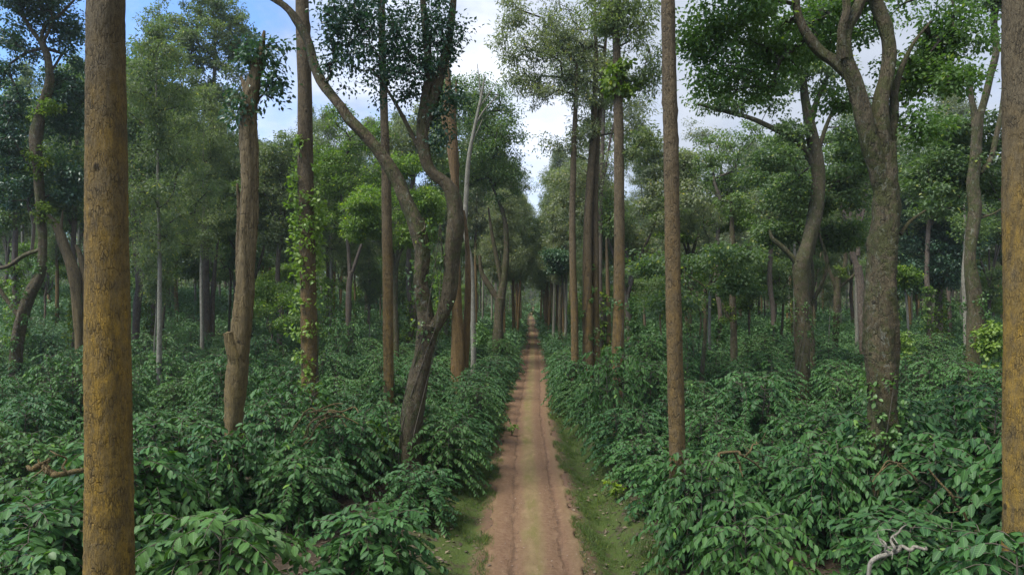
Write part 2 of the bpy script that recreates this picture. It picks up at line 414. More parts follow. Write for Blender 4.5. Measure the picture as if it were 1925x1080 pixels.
# ------------------------------------------------------------------ objects
def link(name, me, parent=None, loc=(0, 0, 0)):
    o = bpy.data.objects.new(name, me); COL.objects.link(o); o.location = loc
    if parent is not None: o.parent = parent
    return o
def thing(name, label, cat, loc=(0, 0, 0), group=None):
    o = bpy.data.objects.new(name, None); COL.objects.link(o); o.location = loc
    o.empty_display_size = .3
    o['label'] = label; o['category'] = cat
    if group: o['group'] = group
    return o
def copy_thing(src, loc, rz, sc, label, group):
    r = src.copy(); COL.objects.link(r); r.location = loc; r.rotation_euler = (0, 0, rz); r.scale = sc
    r['label'] = label
    if group: r['group'] = group
    elif 'group' in r: del r['group']
    for ch in src.children:
        c = ch.copy(); COL.objects.link(c); c.parent = r
    return r

# ------------------------------------------------------------------ setting
def build_ground():
    ys = np.concatenate([np.arange(-40, 8, 4), np.arange(8, 45, .22), np.arange(45, 120, 1.2), np.arange(120, 700, 10)])
    us = np.concatenate([-np.geomspace(4, 420, 46)[::-1], np.arange(-3.85, 3.9, .14), np.geomspace(4, 420, 46)])
    U, Y = np.meshgrid(us, ys)
    X = U + road_x(np.maximum(Y, 0))
    rng = np.random.default_rng(3)
    Zh = ground_h(X, Y) + rng.normal(0, .012, X.shape) * (np.abs(U) > 1.2)
    r, c = U.shape
    i = np.arange(r - 1)[:, None]; j = np.arange(c - 1)[None]
    Q = np.stack([i * c + j, i * c + j + 1, (i + 1) * c + j + 1, (i + 1) * c + j], -1).reshape(-1, 4)
    mb = MB(); mb.add(np.stack([X, Y, Zh], -1).reshape(-1, 3), Q, 0, np.stack([U, Y], -1).reshape(-1, 2))
    o = link('ground', mb.mesh('ground', [M['ground']], True, True)); o['kind'] = 'structure'
    # the dirt road strip
    ys = np.concatenate([np.arange(-30, 8, 2), np.arange(8, 45, .12), np.arange(45, 130, .8), np.arange(130, 335, 5)])
    us = np.linspace(-1.16, 1.16, 30)
    U, Y = np.meshgrid(us, ys)
    edge = (np.abs(U) > 1.1) * (.09 * np.sin(Y * 2.3 + U) + .07 * np.sin(Y * 5.1 + 2 * U) + rng.normal(0, .03, U.shape))
    U2 = U + np.sign(U) * edge
    X = U2 + road_x(np.maximum(Y, 0))
    t = np.maximum(np.maximum(Y, 0) - 45, 0)
    base = ground_h(road_x(np.maximum(Y, 0)), Y) + .064
    ruts = -.05 * np.exp(-((U + .55) / .15) ** 2) - .05 * np.exp(-((U - .64) / .15) ** 2)
    Zh = base + ruts + .01 * np.sin(Y * 3.1) * np.sin(U * 5) + rng.normal(0, .004, U.shape) - .05 * (np.abs(U) > 1.1)
    Zh = np.where(np.abs(U) > 1.1, np.maximum(Zh, ground_h(X, Y) + .004), Zh)
    r, c = U.shape
    i = np.arange(r - 1)[:, None]; j = np.arange(c - 1)[None]
    Q = np.stack([i * c + j, i * c + j + 1, (i + 1) * c + j + 1, (i + 1) * c + j], -1).reshape(-1, 4)
    mb = MB(); mb.add(np.stack([X, Y, Zh], -1).reshape(-1, 3), Q, 0, np.stack([U, Y], -1).reshape(-1, 2))
    o = link('dirt_road', mb.mesh('dirt_road', [M['road']], True, True)); o['kind'] = 'structure'
build_ground()

# ------------------------------------------------------------------ grass and litter
def build_grass():
    rng = np.random.default_rng(11)
    n = 190000
    y = 9 + 46 * rng.random(n) ** 1.9
    side = rng.random(n) < .6
    u = np.where(side, 1.05 + 2.0 * rng.random(n) ** 1.1, -1.0 - 1.1 * rng.random(n) ** 1.2)
    clump = np.sin(y * 1.7 + u * 2.1) + np.sin(y * .63 - u * 3.3 + 1) + np.sin(y * 4.1 + u * 5.) * .6
    k = clump + rng.normal(0, .5, n) > .1
    y, u = y[k], u[k]; n = len(y)
    x = u + road_x(y)
    T = np.stack([x, y, ground_h(x, y) - .005], -1)
    X = rng.normal(0, .45, (n, 3)); X[:, 2] = 1
    GV = np.array([(0, .5, 0), (0, -.5, 0), (.6, -.25, .08), (.6, .25, .08), (1, 0, .3)])
    GF = np.array([(0, 1, 2), (0, 2, 3), (3, 2, 4)])
    h = rng.uniform(.03, .10, n) * (1 + .9 * (np.sin(y * 2.9 + u * 4) > .5) + 1.6 * (np.sin(y * 3.7 - u * 5.3) * np.sin(y * 1.3 + u * 7) > .72))
    mb = MB(); stamp(mb, GV, GF, X, rand_dirs(rng, n), T, np.stack([h, rng.uniform(.006, .014, n), h], -1))
    # moss-like low leaves
    n = 26000
    y = 9 + 36 * rng.random(n) ** 1.5; u = np.where(rng.random(n) < .65, 1.25 + 2.3 * rng.random(n), -1.1 - 1.2 * rng.random(n))
    k = np.sin(y * 1.1 + u * 1.3) + np.sin(y * .45 - u * 2.) + rng.normal(0, .4, n) > -.1
    y, u = y[k], u[k]; n = len(y); x = u + road_x(y)
    T = np.stack([x, y, ground_h(x, y) + .01], -1)
    X = rng.normal(0, 1, (n, 3)); X[:, 2] = np.abs(X[:, 2]) * .5
    stamp(mb, SV, SF, X, np.array([0, 0, 1.]) + rand_dirs(rng, n) * .4, T, rng.uniform(.02, .055, n))
    o = link('verge_grass', mb.mesh('verge_grass', [M['grass']], False)); o['kind'] = 'stuff'
    o['label'] = 'short green grass and moss along both edges of the dirt track'; o['category'] = 'grass'
    n = 26000
    y = 9 + 26 * rng.random(n) ** 1.3; x = rng.uniform(-.8, .8, n) * y
    u = x - road_x(y)
    k = (np.abs(u) > 1.0) & ((np.abs(u) > 2) | (rng.random(n) < .35)); x, y = x[k], y[k]; n = len(x)
    T = np.stack([x, y, ground_h(x, y) + .02], -1)
    X = rng.normal(0, 1, (n, 3)); X[:, 2] *= .2
    mb = MB(); stamp(mb, SV, SF, X, np.array([0, 0, 1.]) + rand_dirs(rng, n) * .5, T, rng.uniform(.06, .17, n))
    o = link('leaf_litter', mb.mesh('leaf_litter', [M['litter']], False)); o['kind'] = 'stuff'
    o['label'] = 'dry brown fallen leaves on the soil beneath the shrubs'; o['category'] = 'leaf litter'
build_grass()
def build_stones():
    rng = np.random.default_rng(17); n = 1500
    y = 9 + 36 * rng.random(n) ** 1.7; u = np.clip(rng.normal(0, .95, n), -2.2, 2.6); x = u + road_x(y)
    z = ground_h(x, y) + np.where(np.abs(u) < 1.12, .060, .0)
    OV = np.array([(1, 0, 0), (0, 1, 0), (-1, 0, 0), (0, -1, 0), (0, 0, .7), (0, 0, -.7), (.6, .6, .3), (-.6, .55, .25)]); OF = np.array([(0, 6, 4), (6, 1, 4), (1, 7, 4), (7, 2, 4), (2, 3, 4), (3, 0, 4), (1, 0, 5), (2, 1, 5), (3, 2, 5), (0, 3, 5)])
    X = rng.normal(0, 1, (n, 3)); X[:, 2] *= .3
    S = rng.uniform(.006, .022, (n, 1)) * rng.uniform(.6, 1.3, (n, 3))
    mb = MB(); stamp(mb, OV, OF, X, np.array([0, 0, 1.]) + rand_dirs(rng, n) * .3, np.stack([x, y, z], -1), S)
    o = link('gravel', mb.mesh('gravel', [M['stone']], False)); o['kind'] = 'stuff'; o['label'] = 'small loose stones scattered over the dirt track'; o['category'] = 'gravel'
def stone_mat():
    m, t, out = nt('stone'); g = N(t, 'ShaderNodeNewGeometry'); bs = N(t, 'ShaderNodeBsdfPrincipled', i_Roughness=.9)
    t.links.new(ramp(t, g.outputs['Random Per Island'], [(0, (.09, .055, .035)), (.7, (.20, .13, .085)), (1, (.30, .24, .18))]), bs.inputs['Base Color']); t.links.new(bs.outputs[0], out.inputs['Surface']); return m
M['stone'] = stone_mat(); build_stones()

# ------------------------------------------------------------------ coffee shrubs
def coffee_mesh(seed, R=1.25, H=1.85, ls=.225, gap=.105):
    rng = np.random.default_rng(seed)
    lv = MB(); sm = MB()
    T, X, Z, S = [], [], [], []
    nst = rng.integers(5, 7)
    for s in range(nst):
        a = s / nst * 2 * PI + rng.uniform(-.4, .4); lean = rng.uniform(.06, .34)
        h = H * rng.uniform(.82, 1.08)
        base = np.array([math.cos(a) * .12, math.sin(a) * .12, -.1])
        top = base + np.array([math.cos(a) * lean * h * .8, math.sin(a) * lean * h * .8, h + .1])
        mid = (base + top) / 2 + np.array([math.cos(a), math.sin(a), 0]) * .08
        tube(sm, np.array([base, mid, top]), np.array([.03, .024, .010]), n=6, sub=3, rough=.1, rng=rng)
        nn = 14; az = rng.uniform(0, PI)
        for k in range(nn):
            t = .20 + .80 * (k + rng.uniform(-.3, .3)) / (nn - 1); t = min(max(t, .15), 1.)
            p0 = base * (1 - t) ** 2 + 2 * mid * t * (1 - t) + top * t * t
            az += PI / 2 + rng.uniform(-.5, .5)
            for q in (0, 1):
                b = az + q * PI + rng.uniform(-.25, .25)
                dh = np.array([math.cos(b), math.sin(b), 0])
                outw = dh[0] * math.cos(a) + dh[1] * math.sin(a)
                L = R * (math.sqrt(max(0, 1 - ((t - .3) / .78) ** 2)) * 1.02 if t > .3 else .85 + .5 * t) * rng.uniform(.74, 1.12) * (.94 + .14 * outw)
                if rng.random() < .05: continue
                rise = rng.uniform(.25, .5) + .35 * t; sag = rng.uniform(.6, 1.05)
                side = np.array([-dh[1], dh[0], 0]) * rng.normal(0, .10)
                f = lambda v: p0 + dh * (L * v * .95) + side * (L * v * v) + np.array([0, 0, L * (rise * v - sag * v * v)])
                vs = np.linspace(0, 1, 4)
                tube(sm, np.array([f(v) for v in vs]), np.array([.011, .009, .007, .004]), n=4, sub=2, cap=False)
                m = max(3, int(L * .78 / gap))
                for i in range(m):
                    v = .26 + .74 * (i + .5) / m
                    p = f(v); tg = f(min(v + .05, 1.05)) - f(v); tg /= np.linalg.norm(tg)
                    sd = np.cross([0, 0, 1.], tg); sd /= np.linalg.norm(sd)
                    size = ls * (1 - .22 * abs(v - .6)) * (.85 + .3 * rng.random())
                    for w in (-1, 1):
                        if rng.random() < .06: continue
                        d = tg * rng.uniform(.2, .95) + sd * w * 1.0 + np.array([0, 0, -rng.uniform(-.15, .95)]) + rng.normal(0, .12, 3)
                        X.append(d); T.append(p + rng.normal(0, .008, 3)); S.append(size)
                        Z.append(np.array([0, 0, 1.]) + rng.normal(0, .42, 3) + sd * w * .25)
                for w in (-.35, .35, 0):
                    X.append(tg + sd * w + np.array([0, 0, rng.uniform(-.5, .3)])); T.append(f(1.)); S.append(ls * .75 * rng.uniform(.6, 1)); Z.append(np.array([0, 0, 1.]) + rng.normal(0, .3, 3))
        for q in range(10):
            b = rng.uniform(0, 2 * PI)
            X.append(np.array([math.cos(b), math.sin(b), rng.uniform(-.2, 1.2)])); T.append(top + np.array([0, 0, rng.uniform(-.18, .05)])); S.append(ls * .85 * rng.uniform(.6, 1.1)); Z.append(np.array([0, 0, 1.]) + rng.normal(0, .2, 3))
    stamp(lv, LV, LF, np.array(X), np.array(Z), np.array(T), np.array(S), 0, LUV)
    return lv.mesh('foliage', [M['coffee']], True, True), sm.mesh('stems', [M['stem']], True)

def in_view(x, y, m=1.6, bottom=2.3):
    if y < 7.2: return False
    if abs(x) > .775 * y + m: return False
    return (CAMZ - bottom) / y * F < 510 + 120

HOLES = [(-7.2, 15.2, 1.5), (8.6, 15.6, 1.3), (-3.6, 16.2, .9), (-5.0, 8.5, .9), (8.05, 10.8, .75)]
LAND = []   # landmark trees: (x, y, short description)
SHRUB_SPOTS = []
def plan_shrubs():
    rng = random.Random(5)
    rows = []
    for side in (-1, 1):
        for k in range(0, 105):
            y = 7.0 + rng.uniform(0, 1.2)
            while y < 335:
                if side > 0: verge = 1.45 * (1 - float(ss(y, 14, 32))) + .26
                else: verge = .95 * (1 - float(ss(y, 12, 24))) + .10
                u = side * (1.12 + verge + 1.32 + k * 2.8) + rng.uniform(-.22, .22) * (1 + min(k, 3) * .4)
                x = u + float(road_x(y)); yy = y + rng.uniform(-.3, .3)
                if in_view(x, yy) and rng.random() > (.05 if yy < 18 else .09): SHRUB_SPOTS.append([x, yy, side, k])
                y += 2.65 * rng.uniform(.85, 1.18)
plan_shrubs()
SHRUB_SPOTS = [s for s in SHRUB_SPOTS if not any((s[0] - a) ** 2 + (s[1] - b) ** 2 < r * r for a, b, r in HOLES)]

# ------------------------------------------------------------------ trees placed one by one
def solveZ(px, py, top=2.0):
    for Z in np.arange(12, 200, .25):
        x = (px - CX) / F * Z
        if HY + (CAMZ - float(ground_h(x, Z)) - top) * F / Z <= py: return float(Z)
    return 200.
TREES = []
def hand_tree(name, label, desc, trunk, limbs=(), blobs=(), Z=None, bark='brown', leaf='oak', per=60, ln=.2, narrow=False, clr=.6, group=None,
              rough=.10, side=16, knobs=4, cat='tree', top=2.0, flat=.6, lean=0., seed=None, twk=.013, zc=.85, flare=1.25, up=.9, dens=2.0, sub=6, grain=0.):
    rng = np.random.default_rng(seed if seed is not None else abs(hash(label)) % 1 + len(TREES) * 7 + 5)
    bx, by = trunk[0][:2]
    if Z is None: Z = solveZ(bx, by, top)
    def pt(p):
        q = W(p[0], p[1], Z); dy = (p[3] if len(p) > 3 else 0) + lean * (q[2] - 2)
        s = (Z + dy) / Z
        return np.array([q[0] * s, Z + dy, CAMZ + (q[2] - CAMZ) * s]), p[2] / 2 / F * (Z + dy) * Z / math.hypot(q[0], Z)
    P, R = zip(*[pt(p) for p in trunk]); P = list(P); R = list(R)
    gx, gy = P[0][0], P[0][1]; gz = float(ground_h(gx, gy))
    r0 = R[0]
    low = []
    if P[0][2] - gz > 1.2:
        low = [(np.array([gx, gy, gz - .25]), r0 * flare), (np.array([gx, gy, gz + .45]), r0 * (1 + (flare - 1) * .35))]
        if P[0][2] - gz > 2.6: low.append((np.array([gx, gy, (gz + P[0][2]) / 2]), r0 * 1.02))
    else:
        low = [(np.array([gx, gy, gz - .25]), r0 * flare)]
    P = [a for a, b in low] + P; R = [b for a, b in low] + R
    org = np.array([gx, gy, gz])
    e = thing(name, label, cat, tuple(org), group)
    mb = MB(); tube(mb, np.array(P), np.array(R), n=side, sub=sub, rough=rough, rng=rng, knobs=knobs, grain=grain)
    link('trunk', mb.mesh('trunk', [M[bark]], True, origin=org), e)
    roots = list(catmull(np.array(P), 5)[int(len(P) * 5 * .45):])
    if limbs: roots = roots[-3:]
    for lb in limbs:
        LP, LR = zip(*[pt(p) for p in lb])
        mb = MB(); tube(mb, np.array(LP), np.array(LR), n=max(8, side - 4), sub=5, rough=rough, rng=rng, knobs=max(1, knobs // 2))
        link('limb', mb.mesh('limb', [M[bark]], True, origin=org), e)
        roots += list(catmull(np.array(LP), 4)[2:])
    if blobs:
        clr *= 1.15; per = int(per * 1.35); C, RR = [], []
        for b in blobs:
            px, py, rx, ry, n = b[:5]; dy = b[5] if len(b) > 5 else 0
            c, _ = pt((px, py, 1, dy)); s = (Z + dy) / F
            for _ in range(int(n * dens)):
                d = rand_dirs(rng, 1)[0] * rng.random() ** .38
                q = c + d * np.array([rx * s, rx * s * zc, ry * s]); C.append(q); RR.append(clr * rng.uniform(.6, 1.3))
        C = np.array(C); RR = np.array(RR)
        mb = MB(); leafage(mb, C, RR, per, ln, rng, narrow, flat=flat)
        twigs(mb, roots, C, rng, mat=1, k=twk, up=up)
        link('crown', mb.mesh('crown', [M[leaf], M['twig']], False, origin=org), e)
    TREES.append((gx, gy, desc)); LAND.append((gx, gy, desc))
    return e, (P, R, Z)

def foliage_thing(name, label, cat, C, RR, per, ln, leaf, stems=None, group=None, narrow=False, flat=.7, seed=1, droop=.35, stem_mat='stem', base=None):
    rng = np.random.default_rng(seed)
    C = np.asarray(C, float); org = C[np.argmin(C[:, 2])].copy() if base is None else np.asarray(base, float)
    e = thing(name, label, cat, tuple(org), group)
    mb = MB(); leafage(mb, C, RR, per, ln, rng, narrow, flat, droop, shaped=org[1] < 36)
    link('foliage', mb.mesh('foliage', [M[leaf]], org[1] < 36, origin=org), e)
    if stems:
        mb = MB()
        for P, R in stems: tube(mb, np.array(P), np.array(R), n=5, sub=3, cap=True)
        link('stem', mb.mesh('stem', [M[stem_mat]], True, origin=org), e)
    return e

def vine_on(info, py0, py1, n, spread, label, leaf='vine', ln=.15, per=26, seed=1, dens=None, name='climbing_vine'):
    """leafy climber winding round the trunk between two picture heights"""
    P, R, Z = info; rng = np.random.default_rng(seed)
    PR = catmull(np.column_stack([P, R]), 12)
    z0, z1 = [CAMZ + (HY - p) / F * Z for p in (py0, py1)]
    zs = rng.uniform(z0, z1, n)
    if dens is not None: zs = np.concatenate([zs, z0 + (z1 - z0) * rng.normal(dens, .09, n // 2)])
    C, RR = [], []
    for z in zs:
        k = int(np.argmin(np.abs(PR[:, 2] - z))); a = rng.uniform(0, 2 * PI)
        off = PR[k, 3] + abs(rng.normal(0, spread)) + .03
        C.append([PR[k, 0] + math.cos(a) * off, PR[k, 1] + math.sin(a) * off, z]); RR.append(rng.uniform(.12, .26))
    st = []
    for s in range(3):
        a0 = rng.uniform(0, 6.28); pts = []
        for z in np.linspace(max(PR[0, 2] + .2, .1), z1, 14):
            k = int(np.argmin(np.abs(PR[:, 2] - z))); a = a0 + z * .45; rr = PR[k, 3] * 1.08 + .01
            pts.append([PR[k, 0] + math.cos(a) * rr, PR[k, 1] + math.sin(a) * rr, z])
        st.append((pts, np.linspace(.022, .008, 14)))
    return foliage_thing(name, label, 'vine', C, RR, per, ln, leaf, st, seed=seed, base=(PR[0, 0], PR[0, 1], PR[0, 2]), flat=1.2, group='vines climbing the tree trunks')

# --- foreground trunks
hand_tree('tall_tree', 'thick straight trunk with orange and ochre lichen at left, nearest of all trees', 'thick ochre trunk at left',
    [(206, 1080, 96), (203, 800, 91), (202, 540, 87), (200, 270, 81), (199, 0, 76), (198, -500, 66), (200, -1100, 46), (200, -1600, 14)],
    blobs=[(200, -1180, 260, 330, 26)], Z=8.5, bark='ochre', leaf='oak', per=60, narrow=True, side=48, rough=.045, knobs=3, sub=34, grain=.008, clr=.5, seed=21)
hand_tree('tall_tree', 'ochre and grey straight trunk cut off by the right edge of the photo', 'ochre trunk at the right edge',
    [(1928, 1040, 92), (1927, 760, 88), (1926, 540, 86), (1924, 270, 84), (1922, 0, 80), (1922, -300, 70), (1925, -800, 46), (1925, -1100, 12)],
    blobs=[(1925, -780, 230, 230, 26)], Z=10.9, bark='ochre', leaf='oak', per=60, narrow=True, side=48, rough=.045, knobs=4, sub=30, grain=.008, clr=.5, seed=22)
_, I_L = hand_tree('tall_tree', 'slim bare brown trunk standing closest on the right side of the dirt track', 'closest trunk right of the track',
    [(1274, 880, 33), (1270, 720, 31), (1266, 540, 29), (1263, 400, 28), (1261, 270, 28), (1258, 130, 27), (1256, 0, 26), (1256, -250, 20), (1256, -520, 8)],
    blobs=[(1256, -330, 150, 130, 26)], bark='orange', leaf='oak', per=60, narrow=True, side=28, rough=.07, knobs=20, sub=16, grain=.012, clr=.5, seed=23)
# --- weathered snag at left
_, I_C = hand_tree('broken_tree', 'weathered leaning tree with broken top and a short stub low on its left side', 'weathered broken-topped tree',
    [(438, 838, 36), (442, 740, 41), (452, 640, 41), (461, 550, 36), (466, 450, 33), (469, 330, 32), (467, 220, 33), (475, 165, 28), (484, 125, 20), (491, 95, 14), (497, 58, 5)],
    limbs=[[(472, 185, 20), (462, 165, 13), (453, 145, 5)], [(478, 150, 10), (473, 122, 6), (471, 96, 2)], [(488, 128, 8), (499, 106, 5), (503, 84, 2)], [(482, 140, 7), (480, 105, 4), (486, 82, 1.5)], [(452, 690, 26, -.1), (438, 660, 24, -.2), (428, 625, 17, -.25)], [(452, 560, 14, .35), (449, 480, 13, .4), (450, 400, 10, .4), (446, 345, 4, .4)]],
    blobs=[(500, 90, 30, 40, 10), (512, 165, 28, 40, 9), (458, 200, 24, 40, 7), (470, 110, 20, 24, 4)], bark='snag', leaf='fig', per=22, ln=.15, side=34, rough=.17, knobs=8, sub=14, grain=.02, clr=.42, seed=24, top=2.0, dens=1.5)
# --- vine covered D
_, I_D = hand_tree('tall_tree', 'straight trunk wrapped in a yellow-green climbing vine left of the leaning tree', 'vine-wrapped trunk',
    [(582, 760, 31), (581, 650, 31), (579, 540, 32), (577, 430, 29), (575, 330, 29), (573, 200, 27), (571, 90, 27), (568, 0, 26), (566, -200, 20), (566, -380, 8)],
    blobs=[(566, -190, 110, 110, 30)], bark='orange', leaf='oak', per=60, narrow=True, side=24, rough=.08, knobs=8, clr=.6, seed=25)
vine_on(I_D, 775, 250, 95, .16, 'yellow-green creeper climbing the straight trunk left of the leaning tree', leaf='lime', seed=3, dens=.62, ln=.15, per=16)
_, I_E = hand_tree('tall_tree', 'slender straight reddish trunk just left of the leaning forked tree', 'slender reddish trunk',
    [(731, 755, 20), (730, 650, 20), (729, 540, 20), (727, 400, 19), (725, 300, 17), (721, 180, 15), (718, 60, 14), (717, -60, 12), (716, -260, 6)],
    blobs=[(716, -180, 80, 90, 34)], bark='orange', leaf='oak', per=50, narrow=True, side=20, rough=.05, knobs=6, clr=.5, seed=26)
# --- big leaning forked tree F
_, I_F = hand_tree('leaning_tree', 'large dark tree forking low with one long limb leaning far to the left', 'leaning forked tree',
    [(774, 800, 42), (783, 735, 37), (793, 685, 33), (802, 640, 36), (808, 612, 40)],
    limbs=[[(803, 632, 34), (797, 580, 28), (790, 530, 27), (794, 470, 30), (782, 420, 30), (765, 380, 28), (745, 335, 26), (716, 290, 25), (690, 258, 23), (655, 222, 21), (638, 198, 20), (608, 160, 19, .3), (590, 120, 18, .5), (580, 80, 16, .7), (560, 42, 15, .8), (536, 12, 13, .8), (495, -12, 10, .8), (430, -50, 6, .8)],
           [(810, 622, 30), (832, 590, 25), (845, 545, 28), (850, 480, 30), (856, 420, 30), (852, 372, 27), (838, 345, 21), (814, 326, 19), (800, 295, 22), (794, 240, 20), (799, 190, 19), (806, 140, 17), (800, 60, 14), (790, -40, 10), (770, -140, 5)],
           [(796, 250, 14), (812, 200, 20), (826, 140, 20), (842, 80, 16), (852, 10, 12), (856, -80, 6)],
           [(790, 285, 8), (760, 225, 8), (735, 180, 6), (700, 130, 4)],
           [(786, 440, 5, -.35), (799, 428, 4, -.45), (795, 408, 2, -.5)]],
    blobs=[(700, 40, 95, 70, 46, 0), (640, 60, 45, 60, 20), (760, 120, 55, 60, 24), (690, 130, 60, 40, 16), (625, 130, 16, 20, 3), (740, 175, 40, 18, 6), (830, 50, 40, 70, 30), (815, 130, 30, 40, 12), (818, 235, 24, 50, 9), (850, 180, 14, 50, 7), (700, -110, 190, 90, 50), (470, -60, 80, 40, 14)],
    bark='mossy', leaf='fig', per=40, ln=.135, side=26, rough=.20, knobs=14, clr=.52, seed=27, flare=1.35, twk=.010, up=.3, dens=1.15)
# --- G rust coloured snag and companions
_, I_G = hand_tree('broken_tree', 'rusty orange splintered trunk rising behind the leaning tree', 'rusty splintered trunk',
    [(861, 692, 26), (860, 640, 22), (858, 560, 19), (857, 470, 17), (856, 390, 16), (855, 330, 16), (851, 275, 20), (846, 210, 18), (842, 150, 10), (842, 105, 4)],
    limbs=[[(852, 270, 10), (836, 235, 9), (834, 200, 7), (838, 165, 3)], [(850, 240, 8), (856, 190, 6), (858, 150, 2)], [(874, 690, 14, .6), (878, 600, 12, .6), (880, 500, 10, .6), (876, 430, 7, .6), (872, 395, 3, .6)]],
    bark='rust', side=24, rough=.20, knobs=6, seed=28, flare=1.15)
_, I_P = hand_tree('pale_tree', 'thin whitish bare tree with a few naked twigs left of the track', 'thin whitish tree',
    [(890, 640, 10), (889, 580, 10), (886, 500, 10), (875, 440, 8), (876, 380, 9), (881, 300, 8), (892, 240, 6), (904, 185, 5), (912, 140, 2)],
    limbs=[[(893, 235, 4), (912, 205, 3), (938, 178, 1.5)], [(899, 205, 3), (920, 175, 2), (935, 150, 1)], [(885, 270, 3), (898, 245, 2), (908, 222, 1)], [(904, 185, 3), (901, 150, 2), (897, 120, 1)]],
    bark='pale', side=14, rough=.10, knobs=3, seed=29, Z=47)
# crown of the tree behind G
hand_tree('shade_tree', 'mossy dark tree with forked arms close to the left side of the track', 'mossy forked tree by the track',
    [(936, 645, 20), (938, 590, 19), (941, 560, 20)],
    limbs=[[(940, 570, 15), (948, 520, 13), (952, 470, 11), (950, 420, 9), (938, 380, 6), (925, 350, 3)], [(938, 566, 12), (918, 535, 11), (905, 510, 8), (902, 480, 5)], [(944, 540, 9), (935, 490, 8), (925, 440, 6), (918, 390, 3)]],
    blobs=[(900, 250, 85, 100, 60), (870, 190, 60, 50, 22), (935, 330, 50, 50, 22), (845, 330, 55, 70, 22, 2), (950, 250, 32, 60, 12)],
    bark='mossy', leaf='broad', per=80, ln=.21, side=16, rough=.16, knobs=6, clr=.95, seed=30, Z=60, twk=.016)
# --- right of the track
_, I_I = hand_tree('tall_tree', 'thin straight trunk, leftmost of the cluster on the right of the track', 'leftmost trunk of the right cluster',
    [(1081, 702, 14), (1080, 600, 14), (1077, 500, 13), (1076, 400, 12), (1078, 300, 11), (1082, 200, 8), (1084, 120, 5)],
    blobs=[(1050, 110, 60, 60, 16), (1020, 170, 60, 30, 9), (1040, 270, 28, 18, 3), (1010, 60, 60, 60, 14)], bark='orange', leaf='oak_grey', per=60, ln=.21, narrow=True, side=14, rough=.05, clr=.62, seed=31)
_, I_J = hand_tree('tall_tree', 'stout orange-brown double trunk, thickest of the cluster right of the track', 'stout double trunk',
    [(1105, 697, 20), (1105, 600, 19), (1104, 500, 18), (1105, 420, 16), (1110, 330, 14), (1116, 240, 12), (1120, 120, 9), (1118, 0, 5)],
    limbs=[[(1121, 697, 18, .3), (1119, 600, 16, .3), (1119, 480, 15, .3), (1118, 380, 13, .3), (1122, 280, 11, .3), (1130, 180, 8, .3), (1140, 60, 5, .3)]],
    blobs=[(1080, 60, 70, 70, 26), (1120, 160, 60, 70, 24), (960, 60, 32, 80, 14), (985, 150, 40, 28, 8), (1090, 260, 40, 40, 8), (1060, -60, 120, 70, 16), (1190, 230, 30, 24, 6)],
    bark='orange', leaf='oak_grey', per=60, ln=.22, narrow=True, side=18, rough=.06, clr=.62, seed=32)
_, I_K = hand_tree('tall_tree', 'straight knobbly trunk, rightmost of the cluster on the right of the track', 'knobbly straight trunk',
    [(1160, 728, 23), (1162, 640, 22), (1164, 540, 21), (1164, 430, 20), (1164, 330, 19), (1162, 200, 18), (1159, 90, 15), (1156, 0, 14), (1154, -160, 8)],
    blobs=[(1180, 40, 60, 60, 22), (1200, 270, 42, 30, 9), (1225, 130, 40, 50, 10), (1160, -120, 100, 80, 26), (1140, 20, 50, 40, 12)],
    bark='orange', leaf='oak', per=60, ln=.2, narrow=True, side=20, rough=.07, knobs=26, clr=.55, seed=33)
rng0 = np.random.default_rng(9)
def clump(px, py, Z, rx, ry, n):
    d = rand_dirs(rng0, n) * rng0.random((n, 1)) ** .5; c = W(px, py, Z); s = Z / F
    return c + d * np.array([rx * s, rx * s * .7, ry * s])
foliage_thing('fern_clump', 'bright green fern tufts ringing the knobbly trunk high above the track', 'fern', clump(1168, 150, I_K[2], 45, 32, 22), np.full(22, .33), 40, .2, 'fern', group='ferns and moss growing on trunks', seed=4)
vine_on(I_J, 640, 500, 14, .15, 'thin leafy creeper on the stout double trunk beside the track', seed=6)
